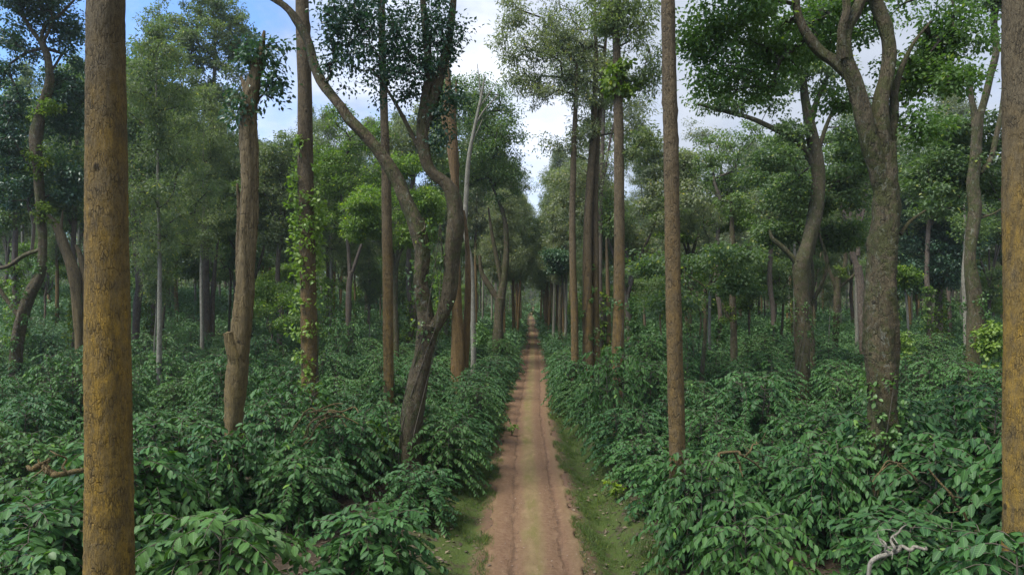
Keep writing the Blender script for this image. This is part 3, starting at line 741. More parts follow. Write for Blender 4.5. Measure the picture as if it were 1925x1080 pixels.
# --- big right hand tree M
_, I_M = hand_tree('forked_tree', 'massive grey tree at right, its trunk splitting into several twisting limbs', 'massive forked tree at right',
    [(1660, 850, 56), (1659, 760, 55), (1658, 700, 58), (1657, 620, 64), (1656, 540, 60), (1660, 470, 55), (1665, 400, 50), (1664, 330, 46), (1662, 270, 48)],
    limbs=[[(1666, 420, 20, .05), (1660, 365, 32, 0), (1652, 325, 35, -.08), (1640, 285, 36, -.15), (1627, 240, 34, -.2), (1616, 190, 32, -.2), (1602, 145, 30, -.2), (1588, 105, 30, -.2), (1590, 60, 26, -.2), (1612, 15, 24, -.2), (1632, -40, 20, -.2), (1640, -130, 10)],
           [(1664, 350, 34), (1662, 290, 38), (1655, 240, 38), (1656, 190, 34), (1668, 140, 29), (1672, 90, 29), (1662, 45, 28), (1645, 0, 26), (1640, -60, 20), (1660, -160, 10)],
           [(1664, 340, 18, .1), (1668, 290, 24, .2), (1676, 245, 22, .2), (1680, 205, 18, .2), (1684, 160, 14, .3), (1712, 90, 8, .4), (1750, 40, 5, .5)],
           [(1604, 150, 24, -.2), (1572, 118, 22, 0), (1540, 95, 20, .2), (1514, 60, 17, .3), (1498, 20, 15, .4), (1492, -30, 12, .4), (1440, -110, 6, .5)],
           [(1588, 110, 18, -.3), (1582, 60, 16, -.35), (1592, 10, 15, -.4), (1580, -60, 8, -.4)],
           [(1692, 440, 10), (1712, 415, 6), (1740, 395, 3)]],
    blobs=[(1560, 50, 110, 50, 44, 2.4), (1440, 75, 100, 66, 44, 1.6), (1345, 110, 60, 66, 22, 1), (1320, 60, 50, 50, 14, 1), (1795, 70, 65, 55, 30, 1), (1745, 140, 55, 42, 20, 1), (1735, 230, 34, 40, 9), (1620, 0, 200, 34, 34, 2.4), (1420, 160, 50, 30, 9, 1), (1810, 145, 36, 30, 9), (1560, 190, 36, 26, 7, 2.4), (1700, 140, 50, 50, 12, 2.6), (1390, 0, 90, 40, 22), (1620, -190, 240, 60, 10)],
    bark='grey', leaf='broad_fresh', per=62, ln=.125, side=40, rough=.15, knobs=18, sub=16, grain=.015, clr=.48, seed=34, flare=1.3, twk=.009, up=.4, dens=1.45)
vine_on(I_M, 880, 700, 46, .13, 'ferny creeper hugging the foot of the massive forked tree', leaf='vine', ln=.12, seed=8, per=22)
# --- N
_, I_N = hand_tree('forked_tree', 'curving dark tree left of the massive one with a long limb reaching left', 'curving tree with the long left limb',
    [(1509, 700, 29), (1508, 620, 29), (1506, 550, 30), (1507, 500, 32), (1522, 450, 29), (1534, 395, 27), (1538, 340, 26), (1533, 290, 25), (1524, 240, 22), (1514, 190, 17), (1510, 150, 13)],
    limbs=[[(1538, 330, 16), (1518, 290, 13), (1494, 262, 12), (1450, 240, 11), (1410, 222, 9), (1360, 208, 8), (1312, 196, 4)],
           [(1504, 505, 13), (1490, 484, 11), (1468, 462, 10), (1452, 448, 8), (1447, 432, 4)],
           [(1522, 240, 14), (1532, 200, 11), (1548, 160, 9), (1562, 130, 5)],
           [(1534, 300, 9), (1552, 240, 8), (1570, 205, 6), (1600, 190, 3)], [(1512, 170, 8), (1500, 130, 5), (1480, 90, 3)]],
    blobs=[(1470, 160, 60, 50, 16), (1550, 130, 60, 50, 14), (1460, 300, 55, 26, 12), (1420, 330, 32, 18, 5), (1480, 250, 36, 26, 7), (1490, 355, 32, 30, 8), (1335, 185, 40, 26, 7), (1395, 195, 36, 18, 5), (1600, 250, 30, 30, 7)],
    bark='grey', leaf='broad', per=60, ln=.19, side=22, rough=.16, knobs=8, clr=.55, seed=35, flare=1.2, twk=.012)
# --- O
_, I_O = hand_tree('forked_tree', 'crooked grey tree dividing into two bare upright limbs near the right edge', 'crooked two-limbed tree near the right edge',
    [(1826, 715, 28), (1830, 650, 28), (1834, 590, 32), (1829, 540, 30), (1824, 490, 24), (1828, 440, 26), (1833, 390, 27), (1829, 345, 26), (1833, 300, 22), (1836, 245, 22), (1838, 212, 24)],
    limbs=[[(1834, 220, 14), (1827, 190, 13), (1822, 155, 12), (1825, 128, 9)], [(1841, 220, 17), (1851, 185, 15), (1862, 140, 14), (1873, 95, 14), (1869, 45, 13), (1873, 0, 13), (1880, -80, 8)],
           [(1842, 325, 12), (1862, 300, 12), (1872, 260, 12), (1884, 200, 10), (1890, 120, 7)], [(1842, 410, 6), (1870, 400, 4), (1890, 385, 2)]],
    blobs=[(1790, 310, 62, 45, 24, 1.5), (1740, 340, 45, 45, 14, 2.5), (1800, 240, 50, 30, 12, 1.5), (1875, 250, 30, 40, 8, 1), (1870, -10, 50, 35, 12), (1880, 340, 30, 40, 8, 1), (1775, 375, 40, 25, 8, 1)],
    bark='grey', leaf='broad', per=66, ln=.2, side=22, rough=.18, knobs=8, clr=.6, seed=36, flare=1.2, twk=.012)
# --- left: Q mossy leaning tree with tufts, and the split trunk R
_, I_Q = hand_tree('mossy_tree', 'old mossy tree at far left with Y-shaped top and hanging green tufts', 'old mossy tree at far left',
    [(28, 700, 26), (36, 620, 24), (55, 555, 24), (78, 510, 20), (80, 450, 18), (76, 390, 20), (72, 330, 20), (68, 270, 24), (76, 215, 22), (92, 160, 18), (90, 110, 15), (78, 78, 13)],
    limbs=[[(80, 82, 9), (62, 60, 8), (44, 32, 7), (18, 10, 4)], [(76, 80, 9), (86, 45, 7), (110, 30, 6), (140, 0, 4)], [(78, 85, 7), (95, 50, 6), (98, 10, 4)], [(74, 470, 10), (45, 480, 10), (15, 500, 9), (-20, 505, 6)], [(40, 600, 12), (10, 560, 9), (-15, 520, 6)]],
    blobs=[(60, 5, 80, 26, 16), (15, 170, 40, 60, 12, 1), (135, 150, 44, 60, 12, 1), (30, 80, 46, 46, 8, 1), (125, 55, 40, 40, 9, 1), (120, 220, 40, 50, 12, 1), (10, 260, 50, 50, 14, 1), (30, 340, 50, 50, 14, 1), (130, 330, 30, 50, 10, 1), (60, -60, 130, 60, 24)],
    bark='mossy', leaf='fig', per=64, ln=.19, side=20, rough=.2, knobs=12, clr=.6, seed=37, twk=.012, dens=2.6)
for i, (px, py, rx, ry, n, s) in enumerate([(82, 205, 46, 18, 16, 'broad bright green tuft, highest on the old mossy tree at far left'), (74, 300, 26, 34, 12, 'hanging moss tuft halfway up the old mossy tree at far left'), (84, 400, 24, 22, 10, 'lowest green tuft where the far left mossy tree bends')]):
    foliage_thing('fern_clump', s, 'fern', clump(px, py, I_Q[2] - .4, rx, ry, n), np.full(n, .30), 40, .17, 'fern' if i == 0 else 'moss', group='ferns and moss growing on trunks', seed=40 + i)
_, I_R = hand_tree('broken_tree', 'split pale-barked trunk bending left behind the thick ochre trunk', 'split bent trunk behind the ochre trunk',
    [(150, 665, 20), (148, 610, 19), (144, 560, 19), (137, 510, 22), (122, 465, 20), (106, 425, 17), (90, 405, 10)],
    limbs=[[(163, 640, 12, .4), (160, 570, 11, .4), (158, 520, 12, .4), (150, 480, 10, .3), (142, 460, 5, .3)], [(112, 440, 8), (116, 412, 6), (118, 395, 2)]],
    bark='snag', side=20, rough=.22, knobs=8, seed=38)
_, I_S = hand_tree('tall_tree', 'slim dark tree with a forked arm just right of the thick ochre trunk', 'slim forked tree right of the ochre trunk',
    [(255, 642, 15), (257, 580, 15), (262, 530, 14), (256, 480, 12), (252, 400, 11), (250, 320, 9), (252, 240, 6)],
    limbs=[[(264, 530, 8), (276, 508, 7), (288, 480, 4)]], blobs=[(262, 240, 50, 80, 30), (290, 330, 50, 40, 16), (255, 130, 26, 46, 10), (320, 260, 40, 50, 14)],
    bark='brown', leaf='broad', per=64, ln=.22, side=14, rough=.12, clr=.85, seed=39, twk=.018)
_, I_T = hand_tree('tall_tree', 'straight reddish-grey tree with a tall airy crown left of the weathered tree', 'reddish-grey tree with airy crown',
    [(386, 632, 20), (385, 560, 19), (385, 480, 17), (387, 400, 15), (391, 330, 13), (398, 250, 10), (402, 160, 7), (405, 60, 4)],
    limbs=[[(399, 632, 9, .5), (400, 560, 9, .5), (404, 500, 7, .5), (410, 450, 4, .5)], [(388, 380, 7), (372, 350, 6), (360, 330, 4), (330, 300, 2)], [(396, 280, 6), (420, 240, 5), (440, 220, 3)]],
    blobs=[(405, 60, 72, 66, 34), (345, 90, 45, 60, 16), (305, 50, 34, 46, 7), (455, 60, 26, 50, 6), (415, 170, 70, 55, 28), (345, 200, 50, 40, 14), (400, 290, 75, 40, 26), (330, 330, 60, 30, 14), (440, 350, 36, 40, 8), (385, 0, 80, 40, 14), (450, 110, 26, 34, 5)],
    bark='brown', leaf='oak', per=70, ln=.22, side=16, rough=.08, clr=.7, seed=41, twk=.014, dens=3.2)
_, I_U = hand_tree('forked_tree', 'thin dark tree with spreading arms between the vine-wrapped and reddish trunks', 'thin dark forked tree',
    [(655, 652, 11), (655, 600, 11), (656, 540, 11), (660, 510, 10)],
    limbs=[[(658, 520, 8), (655, 470, 7), (650, 420, 6), (642, 370, 4), (630, 330, 2)], [(662, 512, 7), (676, 470, 6), (690, 430, 4), (700, 400, 2)]],
    blobs=[(625, 300, 55, 40, 20), (690, 260, 50, 36, 14), (640, 215, 26, 22, 5), (610, 400, 40, 40, 10), (700, 340, 40, 40, 12), (640, 345, 50, 26, 10)],
    bark='brown', leaf='broad_bright', per=70, ln=.22, side=12, rough=.12, clr=.85, seed=42, twk=.018, Z=58)
_, I_V = hand_tree('mossy_tree', 'slim moss-furred tree with leafy tufts between the closest trunk and curving tree', 'slim moss-furred tree',
    [(1380, 672, 14), (1379, 620, 14), (1377, 560, 12), (1377, 480, 11), (1376, 420, 9), (1375, 370, 6)],
    limbs=[[(1380, 612, 8), (1366, 590, 8), (1358, 570, 4)]],
    blobs=[(1378, 385, 34, 28, 14), (1350, 300, 48, 60, 22, 2), (1400, 260, 36, 36, 9, 2)], bark='mossy', leaf='broad', per=56, ln=.18, side=14, rough=.2, knobs=10, clr=.5, seed=43)
foliage_thing('fern_clump', 'mossy green tuft low on the slim moss-furred tree', 'fern', clump(1370, 590, I_V[2] - .3, 20, 26, 12), np.full(12, .26), 36, .14, 'moss', group='ferns and moss growing on trunks', seed=44)
foliage_thing('fern_clump', 'ragged moss sleeve around the middle of the slim moss-furred tree', 'fern', clump(1378, 500, I_V[2] - .3, 12, 40, 12), np.full(12, .22), 34, .13, 'moss', group='ferns and moss growing on trunks', seed=45)
_, I_W = hand_tree('mossy_tree', 'short branching moss-hung tree between the curving and the massive tree', 'short moss-hung tree',
    [(1570, 650, 12), (1572, 600, 12), (1574, 560, 13), (1575, 520, 11)],
    limbs=[[(1575, 530, 9), (1590, 490, 7), (1580, 440, 6), (1585, 390, 4), (1575, 340, 3)], [(1574, 545, 8), (1556, 500, 6), (1548, 470, 4)], [(1576, 540, 7), (1602, 520, 6), (1618, 500, 3)]],
    blobs=[(1578, 400, 40, 40, 12), (1560, 340, 30, 30, 7), (1610, 380, 26, 40, 7)],
    bark='mossy', leaf='oak', per=50, ln=.16, side=14, rough=.22, knobs=8, clr=.5, seed=46)
for i, (px, py, rx, ry, n, s) in enumerate([(1572, 620, 18, 46, 20, 'hanging green creeper mass at the foot of the short moss-hung tree'), (1585, 510, 22, 14, 9, 'yellow-green moss tuft in the fork of the short moss-hung tree')]):
    foliage_thing('fern_clump', s, 'fern', clump(px, py, I_W[2] - .4, rx, ry, n), np.full(n, .28), 38, .15, 'fern' if i else 'vine', group='ferns and moss growing on trunks', seed=50 + i)
hand_tree('forked_tree', 'branching tree half hidden behind the massive forked tree on its left', 'branching tree half hidden behind the massive one',
    [(1622, 660, 14), (1620, 600, 14), (1618, 540, 15), (1612, 500, 16)],
    limbs=[[(1614, 510, 12), (1602, 470, 11), (1600, 430, 9), (1582, 390, 8), (1574, 340, 7), (1564, 290, 5), (1562, 250, 3)], [(1612, 480, 10), (1614, 420, 9), (1612, 360, 7), (1606, 310, 4)], [(1612, 440, 8), (1624, 390, 6), (1630, 330, 4)], [(1600, 420, 6), (1596, 370, 5), (1590, 330, 3)]],
    blobs=[(1585, 330, 40, 40, 10), (1560, 270, 40, 30, 9), (1620, 290, 30, 40, 8)], bark='brown', leaf='broad', per=56, ln=.2, side=16, rough=.14, clr=.6, seed=47)
hand_tree('pale_tree', 'thin white pole-like stem standing in the shrubs right of the closest right trunk', 'thin white pole stem',
    [(1333, 655, 6), (1334, 580, 6), (1335, 500, 5), (1334, 450, 3)], blobs=[(1332, 420, 36, 46, 16)], bark='pale', leaf='oak_grey', per=50, ln=.2, narrow=True, side=8, rough=.05, clr=.6, seed=48)
hand_tree('pale_tree', 'pale straight stem touching the left side of the curving tree', 'pale stem beside the curving tree',
    [(1497, 660, 10), (1496, 600, 9), (1495, 540, 8), (1494, 480, 6), (1492, 420, 3)], blobs=[(1470, 400, 50, 36, 14), (1440, 380, 36, 26, 7)], bark='pale', leaf='oak_grey', per=56, ln=.22, side=10, clr=.8, seed=49)
hand_tree('tall_tree', 'slender brown trunk squeezed between the stout double and knobbly trunks', 'slender trunk between stout and knobbly ones',
    [(1145, 665, 10), (1144, 600, 9), (1142, 520, 7), (1140, 440, 5)], blobs=[(1140, 400, 36, 46, 12)], bark='orange', leaf='broad', per=50, ln=.2, side=10, clr=.7, seed=51, Z=52)
hand_tree('shade_tree', 'dark-leaved young tree with black-looking crown beside the track far ahead', 'dark-leaved young tree',
    [(1053, 640, 9), (1053, 590, 8), (1054, 540, 6)], blobs=[(1050, 490, 26, 22, 14), (1036, 480, 18, 10, 4)], bark='mossy', leaf='broad_dark', per=90, ln=.25, side=10, clr=.8, seed=52, Z=72)
for i, (px, Zp, s) in enumerate([(1040, 75, 'white thin stem left of the dark-leaved young tree beside the track'), (1063, 74, 'white thin stem right of the dark-leaved young tree beside the track')]):
    hand_tree('pale_tree', s, s, [(px, 655, 6), (px + 1, 590, 5), (px + 2, 530, 4), (px, 450, 2)], blobs=[(px, 420, 22, 40, 10)], bark='pale', leaf='oak_grey', per=50, ln=.26, side=8, clr=.8, seed=60 + i, Z=Zp, group='pale thin stems beside the track')
hand_tree('shade_tree', 'bushy dark green tree standing behind and between the massive and crooked trees', 'bushy dark tree behind',
    [(1765, 640, 16), (1765, 560, 14), (1768, 480, 10)], blobs=[(1760, 480, 70, 60, 44), (1750, 400, 60, 50, 30), (1800, 440, 50, 60, 20), (1710, 520, 30, 36, 10)], bark='brown', leaf='broad_dark', per=90, ln=.26, side=12, clr=.9, seed=53, Z=62, twk=.016)
hand_tree('small_tree', 'small bright round-headed tree just right of the massive forked trunk', 'small bright round-headed tree',
    [(1708, 640, 5), (1706, 590, 5), (1702, 550, 4)], blobs=[(1700, 520, 22, 20, 16)], bark='pale', leaf='broad_bright', per=46, ln=.2, side=8, clr=.42, seed=54, Z=48)
hand_tree('pale_tree', 'pale leaning stem showing just left of the crooked two-limbed tree', 'pale stem left of the crooked tree',
    [(1816, 660, 10), (1815, 590, 10), (1812, 520, 10), (1815, 450, 7), (1812, 380, 4)], blobs=[(1830, 420, 40, 36, 12)], bark='pale', leaf='broad', per=50, ln=.2, side=10, clr=.7, seed=55, Z=50)

def filler(label, Z, px, w, blobs, leaf, bark='brown', ln=.23, per=80, clr=.85, seed=0, narrow=False, dens=2.2, split=True):
    t0 = min(b[1] for b in blobs) + 60; low = max(b[1] for b in blobs)
    hand_tree('shade_tree', label, label, [(px, 650, w), (px + 4, 590, w * .9), (px - 3, 520, w * .85), (px + 3, (low + t0) / 2 + 20, w * .7), (px + 6, t0, w * .35)],
        limbs=[[(px + 2, min(low + 30, 500), w * .5), ((px + b[0]) / 2, b[1] + 30, w * .35), (b[0], b[1], w * .15)] for b in blobs[1:4]] if split else (), blobs=blobs, bark=bark, leaf=leaf, per=per, ln=ln, narrow=narrow, side=12, rough=.13, clr=clr, seed=seed, Z=Z, twk=.015, dens=dens)
filler('dark leafy tree filling the far left corner behind the old mossy tree', 50, 30, 14, [(20, 215, 60, 50, 20), (-20, 270, 50, 50, 14), (60, 300, 56, 45, 18), (10, 380, 60, 45, 16)], 'broad', seed=81)
filler('blue-green leafy tree directly behind the left side of the thick ochre trunk', 54, 140, 12, [(135, 150, 46, 50, 16), (120, 215, 45, 46, 14), (150, 300, 45, 60, 20), (125, 390, 45, 40, 12)], 'broad', seed=82)
filler('rounded green crown rising between the thick ochre trunk and the airy-crowned tree', 58, 285, 12, [(285, 140, 46, 60, 26), (250, 230, 36, 50, 14), (305, 260, 45, 60, 18), (270, 350, 46, 44, 14)], 'broad', seed=83)
filler('leafy tree filling between the weathered broken tree and the vine-wrapped trunk', 60, 525, 11, [(520, 290, 44, 44, 22), (495, 360, 40, 44, 14), (545, 370, 36, 44, 12), (520, 440, 50, 30, 12)], 'oak', seed=84)
filler('olive crown behind the upper part of the leaning forked tree', 62, 770, 11, [(760, 270, 44, 50, 20), (800, 250, 40, 60, 16), (735, 330, 34, 40, 10), (790, 390, 50, 40, 12)], 'oak_grey', seed=85)
filler('tall grey-green tree behind the cluster of trunks right of the track', 52, 1130, 11, [(1120, 150, 60, 70, 24), (1070, 110, 50, 60, 14), (1180, 200, 46, 60, 14), (1100, 320, 50, 50, 16)], 'oak_grey', seed=86, narrow=True, ln=.25, dens=1.7)
filler('pale airy tree showing right of the closest right trunk against the sky', 64, 1350, 10, [(1350, 290, 50, 50, 20), (1320, 250, 34, 30, 6), (1390, 330, 44, 44, 12), (1330, 380, 44, 30, 10)], 'oak_grey', seed=87, narrow=True, ln=.25, dens=1.5)
filler('leafy tree with domed crown left of the crooked two-limbed tree', 60, 1745, 12, [(1755, 270, 56, 44, 22), (1800, 320, 50, 50, 18), (1715, 330, 40, 44, 12), (1760, 390, 60, 40, 14)], 'broad', seed=88)
filler('green tree crown between the closest right trunk and the curving tree', 66, 1450, 11, [(1460, 290, 50, 44, 18), (1420, 340, 44, 40, 12), (1500, 350, 36, 44, 10), (1450, 410, 60, 30, 12)], 'broad', seed=89)

vine_on(I_Q, 690, 480, 30, .25, 'leafy green creeper smothering the lower trunk of the far left mossy tree', leaf='vine', ln=.15, seed=12, per=26)
vine_on(I_N, 690, 560, 22, .16, 'green creeper around the foot of the curving tree with the long limb', leaf='vine', ln=.13, seed=14, per=20)
vine_on(I_O, 700, 560, 20, .16, 'green creeper around the foot of the crooked two-limbed tree', leaf='vine', ln=.13, seed=15, per=20)
vine_on(I_F, 640, 420, 26, .10, 'sparse dark creeper on the leaning forked tree above its fork', leaf='broad', ln=.11, seed=16, per=16)
vine_on(I_K, 700, 560, 10, .12, 'sparse green creeper on the knobbly straight trunk', leaf='vine', ln=.12, seed=13, per=14)
# --- small plants and vines near the edges of the picture
foliage_thing('climbing_shrub', 'lime-yellow leafy creeper heap against the trunk at the right edge', 'creeper', np.vstack([clump(1866, 640, 31, 24, 34, 40), clump(1858, 705, 31, 16, 24, 16)]), np.full(56, .30), 34, .17, 'lime', seed=61)
foliage_thing('climbing_shrub', 'bright yellow-green creeper right of the massive forked trunk base', 'creeper', clump(1700, 655, 37, 14, 30, 22), np.full(22, .28), 30, .17, 'lime', seed=62)
foliage_thing('climbing_shrub', 'pale green creeper column behind the trunk cluster right of the track', 'creeper', clump(1192, 600, 46, 12, 48, 26), np.full(26, .34), 30, .19, 'vine', seed=63)
foliage_thing('climbing_shrub', 'light green leafy spray at the foot of the thin whitish tree', 'creeper', clump(905, 635, 44, 16, 26, 18), np.full(18, .32), 30, .18, 'vine', seed=64)
foliage_thing('climbing_shrub', 'tall green creeper column between the leaning tree and rusty trunk', 'creeper', clump(826, 560, 40, 12, 44, 22), np.full(22, .30), 30, .17, 'broad_bright', seed=65)
def weed(x, y, h, n, label, leaf='lime', ln=.2, seed=0):
    rng = np.random.default_rng(seed); g = float(ground_h(x, y)); C = []; st = []
    for k in range(n):
        a = rng.uniform(0, 6.28); r = h * .35 * rng.random(); hh = h * rng.uniform(.5, 1)
        C.append([x + math.cos(a) * r, y + math.sin(a) * r, g + hh]); st.append(([[x, y, g - .05], [x + math.cos(a) * r * .4, y + math.sin(a) * r * .4, g + hh * .6], C[-1]], [.008, .006, .003]))
    foliage_thing('weed_plant', label, 'weed', C, np.full(n, .16), 14, ln, leaf, st, seed=seed, base=(x, y, g), group='bright young weeds among the shrubs')
weed(-7.35, 10.6, 1.9, 9, 'bright young sapling at the bottom left corner beside the ochre trunk', 'vine', .19, 1)
weed(-3.7, 21.6, 2.3, 8, 'yellow-green sprout poking out of the shrubs before the slender reddish trunk', 'lime', .16, 2)
weed(2.55, 14.3, .35, 6, 'low green weed on the right verge near the bottom of the photo', 'vine', .12, 3)
weed(-.95, 13.9, .3, 5, 'low green weed on the left verge near the bottom of the photo', 'vine', .12, 4)
weed(3.1, 20.5, .6, 6, 'small fern-like plant on the right bank of the track', 'fern', .14, 5)
weed(.0, 31.0, .5, 5, 'small yellow-green plant where shrubs meet the left track edge', 'lime', .12, 6)

def branch_thing(label, paths, bark='dead', seed=1, name='dead_branch', wander=.05):
    rng = np.random.default_rng(seed)
    new = []
    for P, R in paths:
        PR = catmull(np.column_stack([np.array(P), np.array(R)]), 2)
        PR[1:, :3] += rng.normal(0, wander, (len(PR) - 1, 3)) * (1, 2.5, .7); new.append((PR[:, :3], PR[:, 3]))
        for q in range(2):      # short side twigs
            k = rng.integers(1, len(PR) - 1); d = rng.normal(0, 1, 3) * (1, 1, .5); d /= np.linalg.norm(d); L = rng.uniform(.2, .45)
            b = PR[k, :3]; new.append((np.array([b, b + d * L * .5 + rng.normal(0, .03, 3), b + d * L + rng.normal(0, .05, 3)]), np.array([.5, .4, .15]) * PR[k, 3]))
    paths = new
    org = np.array(paths[0][0][0]); e = thing(name, label, 'branch', tuple(org), 'dead branches lying over the shrubs')
    for i, (P, R) in enumerate(paths):
        mb = MB(); tube(mb, np.array(P), np.array(R), n=8, sub=5, rough=.15, rng=rng, knobs=2)
        link('bough' if i == 0 else 'twig', mb.mesh('bough', [M[bark]], True, origin=org), e)
def pp(Z, pts): return ([W(a, b, Z + (d[0] if d else 0)) for a, b, w, *d in pts], [w / 2 / F * Z for a, b, w, *d in pts])
branch_thing('forked whitish dead branch lying in the shrubs at bottom right', [
    pp(10.9, [(1626, 1125, 8), (1642, 1062, 8), (1660, 1044, 8), (1682, 1036, 7), (1700, 1030, 6), (1722, 1028, 7), (1738, 1030, 3)]),
    pp(10.9, [(1680, 1036, 7), (1676, 1015, 5), (1690, 1000, 4), (1708, 988, 2)]), pp(10.9, [(1668, 1040, 6), (1662, 1022, 4), (1652, 1010, 2)])], seed=1, wander=.022)
branch_thing('crooked brown dead branch poking out left of the thick ochre trunk', [
    pp(13.0, [(52, 876, 7), (74, 882, 12), (98, 892, 12), (125, 888, 10), (162, 884, 9), (200, 888, 7)]), pp(13.0, [(96, 890, 7), (84, 874, 6), (70, 862, 3)]), pp(13., [(130, 888, 5), (115, 862, 4), (100, 846, 2)])], bark='snag', seed=2)
branch_thing('bare grey branch in front of the closest trunk on the right', [
    pp(16.2, [(1330, 870, 3), (1352, 852, 5), (1380, 848, 5), (1402, 858, 4), (1430, 882, 3)]), pp(16.2, [(1378, 848, 4), (1392, 870, 4), (1396, 895, 2)]), pp(16.2, [(1400, 858, 4), (1415, 838, 3), (1426, 828, 1.5)])], seed=3, bark='snag', wander=.03)
branch_thing('thin arching bare twig at lower right in front of the massive tree', [pp(14, [(1745, 880, 3), (1782, 928, 5), (1810, 962, 5), (1838, 1010, 5), (1850, 1040, 4)]), pp(14, [(1782, 930, 3), (1830, 940, 3), (1870, 955, 2)])], seed=4, bark='snag', wander=.025)
branch_thing('pale twig lying across the shrubs before the weathered broken tree', [pp(16.5, [(290, 920, 3), (330, 918, 4), (372, 924, 4), (400, 930, 2)]), pp(16.5, [(330, 918, 3), (352, 900, 2), (366, 890, 1)])], seed=5)
_rb = np.random.default_rng(4)
branch_thing('tangle of dry tan twigs in the shrubs below the vine-wrapped trunk', [pp(19.5, [(560 + a, 830 - b, 2), (580 + a, 800 - b, 3), (610 + a, 778 - b * .4, 3), (645 + a, 790 - b, 2)]) for a, b in [(0, 0), (12, 10), (-14, 16), (25, -8), (5, -14), (-8, 28), (30, 20)]], bark='snag', seed=6)
branch_thing('dry pale twigs in a gap of the shrubs at the right', [pp(14.8, [(1640 + a, 905 - b, 2), (1660 + a, 880 - b, 3), (1690 + a, 872 + b * .4, 3), (1720 + a, 900 + b, 2)]) for a, b in [(0, 0), (10, 12)]], bark='snag', seed=7, wander=.02)

# ------------------------------------------------------------------ background trees: a few kinds, copied
def slender_proto(H, seed, leaf, bark, r0=.19, cb=.36, cr=2.7, ncl=80, per=125, ln=.23):
    rng = np.random.default_rng(seed)
    m = 8; P = np.array([[0, 0, H * t] for t in np.linspace(-.01, 1, m)]); P[1:, :2] += np.cumsum(rng.normal(0, .10, (m - 1, 2)), 0)
    mb = MB(); tube(mb, P, r0 * np.linspace(1.05, .12, m), n=10, sub=4, rough=.07, rng=rng, knobs=5)
    tm = mb.mesh('trunk', [M[bark]], True)
    C = []; ncl = int(ncl * 2.1)
    ph = rng.uniform(0, 6.28, 4)
    while len(C) < ncl:
        t = rng.uniform(0, 1) ** .9; a = rng.uniform(0, 2 * PI)
        prof = math.sin(PI * min(1, (t * .86 + .14))) ** .7 * cr * (1 + .35 * math.sin(2 * a + ph[0] + 5 * t) + .25 * math.sin(11 * t + ph[1]))
        r = prof * math.sqrt(rng.random()); z = H * (cb + (1 - cb) * t)
        k = np.interp(z, P[:, 2], P[:, 0]), np.interp(z, P[:, 2], P[:, 1])
        C.append([k[0] + math.cos(a) * r, k[1] + math.sin(a) * r, z])
    C = np.array(C); mb = MB()
    leafage(mb, C, rng.uniform(.45, 1.0, len(C)), per, ln, rng, True, flat=.7)
    twigs(mb, list(catmull(P, 4)[int(m * 4 * cb * .9):]), C, rng, mat=1, k=.014)
    return tm, mb.mesh('crown', [M[leaf], M['twig']], False)
def broad_proto(H, seed, leaf, bark, r0=.23, spread=3.3, fork=.36, ncl=100, per=125, ln=.23, twist=.5):
    rng = np.random.default_rng(seed)
    mb = MB(); hf = H * fork; w = rng.normal(0, twist * .5, 2)
    P = np.array([[0, 0, -.2], [w[0] * .4, w[1] * .4, hf * .4], [w[0], w[1], hf * .75], [w[0] * .8, w[1] * 1.2, hf]])
    tube(mb, P, r0 * np.array([1.2, 1., .92, .9]), n=12, sub=5, rough=.16, rng=rng, knobs=6)
    roots = []; C = []; ncl = int(ncl * 2.3)
    nl = rng.integers(3, 5); a0 = rng.uniform(0, 6.28)
    for k in range(nl):
        a = a0 + k * 2 * PI / nl + rng.uniform(-.4, .4); L = spread * rng.uniform(.5, 1.1); top = H * rng.uniform(.72, .95)
        d = np.array([math.cos(a), math.sin(a)])
        LP = [P[-1] - [0, 0, .15]]
        for t in (.3, .6, 1.):
            LP.append(np.array([*(P[-1][:2] + d * L * t ** 1.2 + rng.normal(0, .25, 2)), hf + (top - hf) * t]))
        LP = np.array(LP); tube(mb, LP, r0 * np.array([.62, .48, .32, .12]), n=8, sub=5, rough=.14, rng=rng, knobs=2)
        roots += list(catmull(LP, 4)[4:])
        for b in range(2):
            c = LP[-1] + rng.normal(0, .8, 3) * (1, 1, .6) - (0, 0, b * H * .12); br = spread * rng.uniform(.45, .75)
            for _ in range(ncl // (nl * 2)):
                dd = rand_dirs(rng, 1)[0] * rng.random() ** .35; C.append(c + dd * np.array([br, br, br * .62]))
    tm = mb.mesh('trunk', [M[bark]], True)
    C = np.array(C); C = C[C[:, 2] < H]; mb = MB()
    leafage(mb, C, rng.uniform(.6, 1.25, len(C)), per, ln, rng, False, flat=.5)
    twigs(mb, roots, C, rng, mat=1, k=.014, up=.5)
    return tm, mb.mesh('crown', [M[leaf], M['twig']], False)

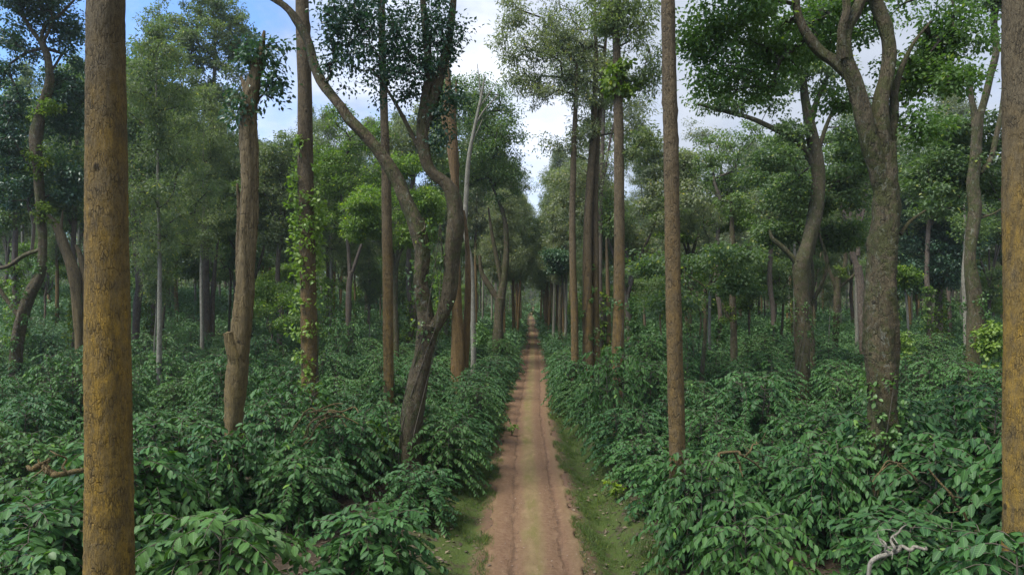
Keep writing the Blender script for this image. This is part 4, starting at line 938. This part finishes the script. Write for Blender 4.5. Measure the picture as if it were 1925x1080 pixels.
def make_proto(name, cat, meshes):
    e = thing(name, name, cat); link('trunk', meshes[0], e); link('crown', meshes[1], e); return e
PROTO = {
    'slender': [make_proto('slender_tree', 'tree', slender_proto(21, 101, 'oak', 'orange')), make_proto('slender_tree', 'tree', slender_proto(23, 102, 'oak_grey', 'brown', cr=2.8, cb=.38, ncl=90)),
                make_proto('slender_tree', 'tree', slender_proto(19, 103, 'oak_grey', 'orange', cb=.5, cr=2.2)), make_proto('slender_tree', 'tree', slender_proto(22, 104, 'oak', 'pale', r0=.17, cb=.42, ncl=80))],
    'shade': [make_proto('shade_tree', 'tree', broad_proto(17, 111, 'broad', 'grey')), make_proto('shade_tree', 'tree', broad_proto(19, 112, 'broad_dark', 'brown', spread=4., ncl=110)),
              make_proto('shade_tree', 'tree', broad_proto(15, 113, 'broad', 'mossy', spread=3.6)), make_proto('shade_tree', 'tree', broad_proto(18, 114, 'broad_bright', 'grey', spread=3., fork=.5)),
              make_proto('shade_tree', 'tree', broad_proto(16, 115, 'oak_grey', 'brown', spread=4.2, ncl=120))],
    'small': [make_proto('small_tree', 'tree', broad_proto(9, 121, 'broad', 'mossy', r0=.11, spread=1.7, fork=.55, ncl=40, twist=.7, ln=.2)), make_proto('small_tree', 'tree', slender_proto(12, 122, 'oak', 'pale', r0=.07, cb=.5, cr=1.2, ncl=26, ln=.2)),
              make_proto('small_tree', 'tree', broad_proto(8, 123, 'broad_bright', 'brown', r0=.09, spread=1.9, fork=.45, ncl=44, ln=.2))],
}
LOOK = {'slender': [('tall straight orange-barked tree', ''), ('tall brown-barked tree with grey-green crown', ''), ('straight orange-barked tree with small grey crown', ''), ('thin pale-barked straight tree', '')],
        'shade': [('spreading grey-barked tree', ''), ('spreading dark-leaved tree', ''), ('spreading mossy-barked tree', ''), ('bright-leaved forking tree', ''), ('wide grey-green crowned tree', '')],
        'small': [('small mossy twisted tree', ''), ('small thin pale sapling', ''), ('small bright-leaved tree', '')]}
GROUPN = {'slender': 'tall slender trees standing through the far plantation', 'shade': 'spreading shade trees standing through the far plantation', 'small': 'small trees and saplings among the far shrubs'}
def px_of(x, y): return CX + x / y * F
SEGS = [(-400, 205, 'at the left edge, left of the thick ochre trunk'), (205, 455, 'between the thick ochre trunk and the weathered broken tree'), (455, 580, 'between the weathered broken tree and the vine-wrapped trunk'),
        (580, 730, 'between the vine-wrapped trunk and the slender reddish trunk'), (730, 860, 'between the slender reddish trunk and the rusty splintered trunk'), (860, 1000, 'between the rusty splintered trunk and the track'),
        (1000, 1110, 'between the track and the stout double trunk'), (1110, 1266, 'between the double trunk and the closest right trunk'), (1266, 1510, 'between the closest right trunk and the curving tree'),
        (1510, 1660, 'between the curving tree and the massive forked tree'), (1660, 1830, 'between the massive forked tree and the crooked two-limbed tree'), (1830, 2500, 'at the right edge, beyond the crooked two-limbed tree')]
def seg_of(px):
    for a, b, s in SEGS:
        if a <= px < b: return s
    return SEGS[-1][2]
def band(y): return 'in the middle distance ' if y < 62 else ('far back ' if y < 95 else 'deep in the forest ')
def place_background():
    rng = random.Random(77); pts = [(t[0], t[1]) for t in TREES]; used = set(); out = []
    tries = 0
    while len(out) < 250 and tries < 60000:
        tries += 1
        y = 36 + 112 * rng.random() ** .75; x = rng.uniform(-.80, .80) * y
        u = x - float(road_x(y))
        if abs(u) < 3.6: continue
        px = px_of(x, y)
        if y < 50 and (rng.random() < .7 or any(abs(px - q) < w for q, w in ((500, 60), (640, 60), (900, 60), (1240, 70), (1780, 80)))): continue
        mind = 3.6 if y > 60 else 5.
        if any((x - a) ** 2 + (y - b) ** 2 < mind ** 2 for a, b in pts): continue
        if len([1 for a, b in pts if abs(px_of(a, b) - px) < 9 and b < y and b < 70]) > 2: continue
        kind = rng.choices(['slender', 'shade', 'small'], [.44, .28, .28])[0]
        if abs(u) < 6.5: kind = 'slender'
        v = rng.randrange(len(PROTO[kind]))
        if kind == 'slender' and abs(u) > 6.5 and rng.random() < .3: v = 3
        z = float(ground_h(x, y))
        s = rng.uniform(.85, 1.5)
        H = {'slender': 21, 'shade': 17.5, 'small': 10}[kind] * s
        cap = float(np.interp(px, [-300, 150, 240, 330, 470, 500, 570, 620, 700, 780, 830, 980, 1005, 1060, 1090, 1190, 1215, 1290, 1310, 1420, 1460, 1600, 1690, 1740, 1850, 2200], [40, 60, 80, 110, 150, 225, 235, 205, 225, 200, 130, 140, 350, 330, 240, 250, 325, 320, 240, 235, 210, 230, 300, 225, 210, 100]))
        hmax = CAMZ + (HY - cap + rng.uniform(-6, 70)) / F * y - z
        if kind != 'small' and H > hmax: s *= hmax / H
        if s < .40: continue
        if s > 1.2 and rng.random() < .3: s = 1.2
        pts.append((x, y)); out.append((kind, v, x, y, z, s))
    for side in (-1, 1):
        y = 74.
        while y < 150:
            x = float(road_x(y)) + side * (rng.uniform(3.2, 4.0) if y < 88 else rng.uniform(2.2, 3.0)); out.append(('slender', rng.choice((0, 1, 2)), x, y, float(ground_h(x, y)), rng.uniform(.8, 1.0) if y < 88 else rng.uniform(.95, 1.15))); y += rng.uniform(6, 10)
    for kind, v, x, y, z, s in out:
        px = px_of(x, y)
        lab = LOOK[kind][v][0] + ' ' + band(y) + seg_of(px)
        w = lab.split(); lab = ' '.join(w[:16])
        src = PROTO[kind][v]
        if (kind, v) not in used:
            used.add((kind, v)); src.location = (x, y, z - .1); src.rotation_euler = (0, 0, rng.uniform(0, 6.28)); src.scale = (s ** .5 if s < 1 else s, s ** .5 if s < 1 else s, s)
            src['label'] = lab; src['group'] = GROUPN[kind]
        else:
            sx = s ** .6 * rng.uniform(.85, 1.1) * (1.12 if y > 88 and abs(x - float(road_x(y))) < 3.1 else 1.)
            copy_thing(src, (x, y, z - .1), rng.uniform(0, 6.28), (sx, sx, s), lab, GROUPN[kind])
place_background()
def far_vines():
    rng = np.random.default_rng(91); pr = random.Random(6); protos = []
    for i in range(4):
        h = (4.5, 6.5, 3.2, 8.)[i]; n = int(h * 9); zz = rng.uniform(.6, h, n)
        C = np.stack([rng.normal(0, .30, n) * (1.2 - zz / h * .6), rng.normal(0, .30, n) * (1.2 - zz / h * .6), zz], -1)
        e = foliage_thing('climbing_vine', 'vine', 'vine', C, np.full(n, .36), 22, .19, ('vine', 'broad_bright', 'vine', 'moss')[i], [([[0, 0, 0], [.25, .1, h * .4], [-.2, .15, h * .9]], [.03, .025, .01])], seed=70 + i, base=(0, 0, 0))
        protos.append(e)
    sp = sorted([(t.location.y, t.location.x, t) for t in SC.objects if t.name.startswith(('slender_tree', 'shade_tree')) and t.parent is None and 'label' in t and 40 < t.location.y < 82 and abs(t.location.x - float(road_x(t.location.y))) > 4], key=lambda a: (a[0], a[1]))
    used = set(); pr.shuffle(sp)
    for y, x, tr in sp[:34]:
        v = pr.randrange(4); lab = ' '.join(('leafy green vine sleeve on a trunk ' + band(y) + seg_of(px_of(x, y))).split()[:16]); G = 'green creepers wrapped round distant trunks'
        z = float(ground_h(x, y)); sc = (pr.uniform(.8, 1.3),) * 2 + (pr.uniform(.7, 1.3),)
        if v not in used: used.add(v); e = protos[v]; e.location = (x, y - .1, z); e.scale = sc; e['label'] = lab; e['group'] = G
        else: copy_thing(protos[v], (x, y - .1, z), pr.uniform(0, 6), sc, lab, G)
far_vines()

def far_woodland():
    rng = np.random.default_rng(202)
    mb = MB(); n = 1500
    y = 142 + 290 * rng.random(n) ** 1.1; x = rng.uniform(-.82, .82, n) * y
    y[:60] = rng.uniform(340, 430, 60); x[:60] = road_x(y[:60]) + rng.uniform(-14, 14, 60)
    k = (np.abs(x - road_x(y)) > 2.6) | (y > 300); x, y = x[k], y[k]; n = len(x)
    z = ground_h(x, y); h = rng.uniform(19, 29, n); 
    for i in range(n):
        r = rng.uniform(.14, .32)
        tube(mb, np.array([[x[i], y[i], z[i] - .2], [x[i] + rng.normal(0, .3), y[i], z[i] + h[i] * .5], [x[i] + rng.normal(0, .6), y[i], z[i] + h[i]]]), np.array([r, r * .8, r * .2]), n=5, sub=1, mat=int(rng.integers(1, 3)), cap=False)
    m = 22
    t = rng.uniform(.03, 1., (n, m)) ** .85; a = rng.uniform(0, 6.28, (n, m)); rr = rng.uniform(0, 1, (n, m)) ** .5 * 3.6 * (1.15 - t * .7)
    C = np.stack([x[:, None] + np.cos(a) * rr, y[:, None] + np.sin(a) * rr, z[:, None] + h[:, None] * t], -1).reshape(-1, 3)
    leafage(mb, C, rng.uniform(1.0, 1.9, len(C)), 20, .62, rng, False, flat=.6)
    o = link('far_woodland', mb.mesh('far_woodland', [M['oak'], M['brown'], M['pale']], False)); o['kind'] = 'stuff'
    o['label'] = 'distant forest of thin trunks and hazy crowns closing the horizon'; o['category'] = 'woodland'
far_woodland()

# ------------------------------------------------------------------ shrubs: 300 as objects, the rest as one mass
def place_shrubs():
    SHRUB_SPOTS.extend([[4.15, 15.4, 1, 9], [9.9, 17.6, 1, 9], [-7.5, 17.9, -1, 9], [-3.5, 22.6, -1, 9]])
    spots = []
    for x, y, side, k in SHRUB_SPOTS:
        for a, b, d in LAND:
            dd = math.hypot(x - a, y - b)
            if dd < .75 and dd > 1e-3: x += (x - a) / dd * (.75 - dd); y += (y - b) / dd * (.75 - dd)
        spots.append([x, y, side, k])
    spots.sort(key=lambda s: s[1] + .15 * abs(s[0]))
    near, far = spots[:300], spots[300:]
    rng = random.Random(31)
    protos = []
    for i in range(20):
        if i < 4: f, s = coffee_mesh(300 + i, R=1.34 + .07 * (i % 3), H=2.15 + .12 * (i % 4), ls=.235, gap=.100)
        elif i < 8: f, s = coffee_mesh(300 + i, R=1.32 + .07 * (i % 3), H=2.15 + .12 * (i % 4), ls=.205, gap=.088)
        elif i > 14: f, s = coffee_mesh(300 + i, R=1.30 + .07 * (i % 3), H=2.15 + .12 * (i % 4), ls=.145, gap=.066)
        else: f, s = coffee_mesh(300 + i, R=1.28 + .07 * (i % 3), H=2.15 + .12 * (i % 4), ls=.168, gap=.074)
        e = thing('coffee_shrub', 'coffee shrub', 'shrub'); link('foliage', f, e); link('stems', s, e); protos.append(e)
    labels = {}
    # along-the-track ordinals for the first two rows each side
    ordn = ['nearest', 'second', 'third', 'fourth', 'fifth', 'sixth', 'seventh', 'eighth', 'ninth', 'tenth', 'eleventh', 'twelfth']
    for side in (-1, 1):
        sd = 'left' if side < 0 else 'right'
        for k, phrase in ((0, 'row edging the track on the ' + sd), (1, 'second row back from the track on the ' + sd)):
            row = sorted([i for i, s in enumerate(near) if s[2] == side and s[3] == k], key=lambda i: near[i][1])
            for o_, i in zip(ordn, row): labels[i] = f'{o_} glossy coffee shrub in the {phrase}'
    for a, b, d in LAND:
        if b > 40 or len(d.split()) > 9: continue
        cand = sorted([i for i in range(len(near)) if i not in labels and math.hypot(near[i][0] - a, near[i][1] - b) < 2.6], key=lambda i: math.hypot(near[i][0] - a, near[i][1] - b))
        got = set()
        for i in cand:
            dx, dy = near[i][0] - a, near[i][1] - b
            w = ('right of' if dx > 0 else 'left of') if abs(dx) > abs(dy) else ('behind' if dy > 0 else 'in front of')
            if w in got: continue
            got.add(w); labels[i] = f'glossy coffee shrub immediately {w} the {d}'
    for i, (x, y, side, k) in enumerate(near):
        if i not in labels:
            bd = 'in the foreground ' if y < 16 else ('a little farther back ' if y < 26 else 'in the middle distance ')
            labels[i] = ' '.join(('dense coffee shrub ' + bd + seg_of(px_of(x, y))).split()[:16])
    used = set(); G = 'coffee shrubs planted in rows on both sides of the track'
    for i, (x, y, side, k) in enumerate(near):
        v = rng.randrange(4) if y < 14.5 else (4 + rng.randrange(4) if y < 19 else (8 + rng.randrange(7) if y < 28 else 15 + rng.randrange(5))); z = float(ground_h(x, y)) - .02
        s = rng.uniform(.86, 1.14) * (1.04 if y < 14 else 1.)
        if k == 0 and y < 24: s *= .88
        sc = (s * rng.uniform(.95, 1.1), s * rng.uniform(.95, 1.1), s * rng.uniform(.70, 1.22))
        if rng.random() < .10 and y > 14: sc = (sc[0] * .9, sc[1] * .9, sc[2] * 1.35)
        if v not in used:
            used.add(v); e = protos[v]; e.location = (x, y, z); e.rotation_euler = (0, 0, rng.uniform(0, 6.28)); e.scale = sc; e['label'] = labels[i]; e['group'] = G
        else: copy_thing(protos[v], (x, y, z), rng.uniform(0, 6.28), sc, labels[i], G)
    # the rest
    r2 = np.random.default_rng(8)
    S = np.array([[s[0], s[1]] for s in far])
    mb = MB()
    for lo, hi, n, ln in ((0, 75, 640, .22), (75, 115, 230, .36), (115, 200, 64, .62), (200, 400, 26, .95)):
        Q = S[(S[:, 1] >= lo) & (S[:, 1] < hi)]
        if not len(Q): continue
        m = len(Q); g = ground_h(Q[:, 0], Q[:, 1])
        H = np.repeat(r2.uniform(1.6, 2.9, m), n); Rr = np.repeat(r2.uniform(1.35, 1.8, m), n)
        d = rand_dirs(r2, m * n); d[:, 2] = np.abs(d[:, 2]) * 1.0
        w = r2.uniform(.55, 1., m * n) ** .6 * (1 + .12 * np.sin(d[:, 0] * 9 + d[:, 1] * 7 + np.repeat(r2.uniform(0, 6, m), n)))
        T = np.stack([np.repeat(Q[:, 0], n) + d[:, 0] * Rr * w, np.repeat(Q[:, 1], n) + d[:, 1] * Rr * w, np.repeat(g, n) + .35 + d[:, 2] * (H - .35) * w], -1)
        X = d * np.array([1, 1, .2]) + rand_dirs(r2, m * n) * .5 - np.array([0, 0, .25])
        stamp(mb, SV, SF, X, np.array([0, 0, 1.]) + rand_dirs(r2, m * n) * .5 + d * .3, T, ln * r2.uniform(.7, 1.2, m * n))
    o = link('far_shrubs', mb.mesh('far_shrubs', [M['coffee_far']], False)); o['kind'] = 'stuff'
    o['label'] = 'unbroken sea of coffee shrubs receding under the far trees'; o['category'] = 'shrubs'
    print('shrubs', len(near), len(far), 'last near y', near[-1][1])
place_shrubs()

# ------------------------------------------------------------------ air, sky, sun, camera
def haze():
    mb = MB(); x, y0, y1, z0, z1 = 470, -60, 720, -3, 36
    V = [(a, b, c) for a in (-x, x) for b in (y0, y1) for c in (z0, z1)]
    Fc = [(0, 1, 3, 2), (4, 6, 7, 5), (0, 4, 5, 1), (2, 3, 7, 6), (0, 2, 6, 4), (1, 5, 7, 3)]
    mb.add(V, Fc)
    m = bpy.data.materials.new('haze_air'); m.use_nodes = True; t = m.node_tree; t.nodes.clear()
    out = t.nodes.new('ShaderNodeOutputMaterial'); v = t.nodes.new('ShaderNodeVolumePrincipled')
    v.inputs['Color'].default_value = (.80, .90, .95, 1); v.inputs['Density'].default_value = HAZE
    v.inputs['Anisotropy'].default_value = .3
    t.links.new(v.outputs[0], out.inputs['Volume'])
    o = link('haze', mb.mesh('haze', [m], False)); o['kind'] = 'stuff'; o['label'] = 'thin pale haze hanging in the forest air'; o['category'] = 'haze'
HAZE = .00032
haze()

SUN_EL, SUN_AZ = math.radians(58), math.radians(-125)   # azimuth measured from +Y towards +X
w = bpy.data.worlds.new('World'); SC.world = w; w.use_nodes = True
t = w.node_tree; t.nodes.clear()
out = t.nodes.new('ShaderNodeOutputWorld'); bg = t.nodes.new('ShaderNodeBackground')
sky = t.nodes.new('ShaderNodeTexSky'); sky.sky_type = 'NISHITA'; sky.sun_disc = False
sky.sun_elevation = SUN_EL; sky.sun_rotation = SUN_AZ; sky.air_density = 1.2; sky.dust_density = 1.5; sky.ozone_density = 3.0
tc = t.nodes.new('ShaderNodeTexCoord')
mp = mapping(t, tc.outputs['Generated'], (1., 1., 2.0))
n1 = noise(t, mp, 2.3, 7, .6, .3)
sxyz = N(t, 'ShaderNodeSeparateXYZ'); t.links.new(tc.outputs['Generated'], sxyz.inputs[0])
n1 = mathn(t, 'ADD', n1, mathn(t, 'ADD', mathn(t, 'MULTIPLY', sxyz.outputs[0], .42), .07))
cl = ramp(t, n1, [(.36, .05), (.56, .85), (.70, 1.)])
n2 = noise(t, mp, 4.5, 5, .6)
white = mix(t, ramp(t, n2, [(.3, 0.), (.7, 1.)]), (1.9, 2.15, 2.65), (4.6, 4.8, 5.3))
blue = mix(t, 1., sky.outputs[0], (.60, .78, 1.06), 'MULTIPLY')
grey = mix(t, n2, (1.7, 1.95, 2.4), (2.7, 2.95, 3.4))
white = mix(t, ramp(t, mathn(t, 'ADD', sxyz.outputs[0], .5), [(.52, 0.), (.70, .9)]), white, grey)
c = mix(t, cl, blue, white)
t.links.new(c, bg.inputs['Color']); bg.inputs['Strength'].default_value = .10
t.links.new(bg.outputs[0], out.inputs['Surface'])

sl = bpy.data.lights.new('sun', 'SUN'); sl.energy = 2.1; sl.angle = math.radians(24); sl.color = (1., .95, .87)
so = bpy.data.objects.new('sun', sl); COL.objects.link(so)
sd = Vector((math.sin(SUN_AZ) * math.cos(SUN_EL), math.cos(SUN_AZ) * math.cos(SUN_EL), math.sin(SUN_EL)))
so.rotation_euler = sd.to_track_quat('Z', 'Y').to_euler(); so.location = sd * 60

cam = bpy.data.cameras.new('camera'); co = bpy.data.objects.new('camera', cam); COL.objects.link(co)
co.location = (0, 0, CAMZ); co.rotation_euler = (PI / 2, 0, 0)
cam.sensor_width = 36; cam.lens = 36 * F / 1925; cam.shift_y = 30 / 1925
cam.clip_start = .1; cam.clip_end = 3000
SC.camera = co
SC.view_settings.view_transform = 'Standard'; SC.view_settings.look = 'None'
SC.view_settings.exposure = 1.5; SC.view_settings.gamma = 1; SC.view_settings.use_curve_mapping = False
cy = SC.cycles
cy.max_bounces = 6; cy.diffuse_bounces = 4; cy.glossy_bounces = 2; cy.transmission_bounces = 4; cy.volume_bounces = 0; cy.transparent_max_bounces = 4
cy.use_denoising = True
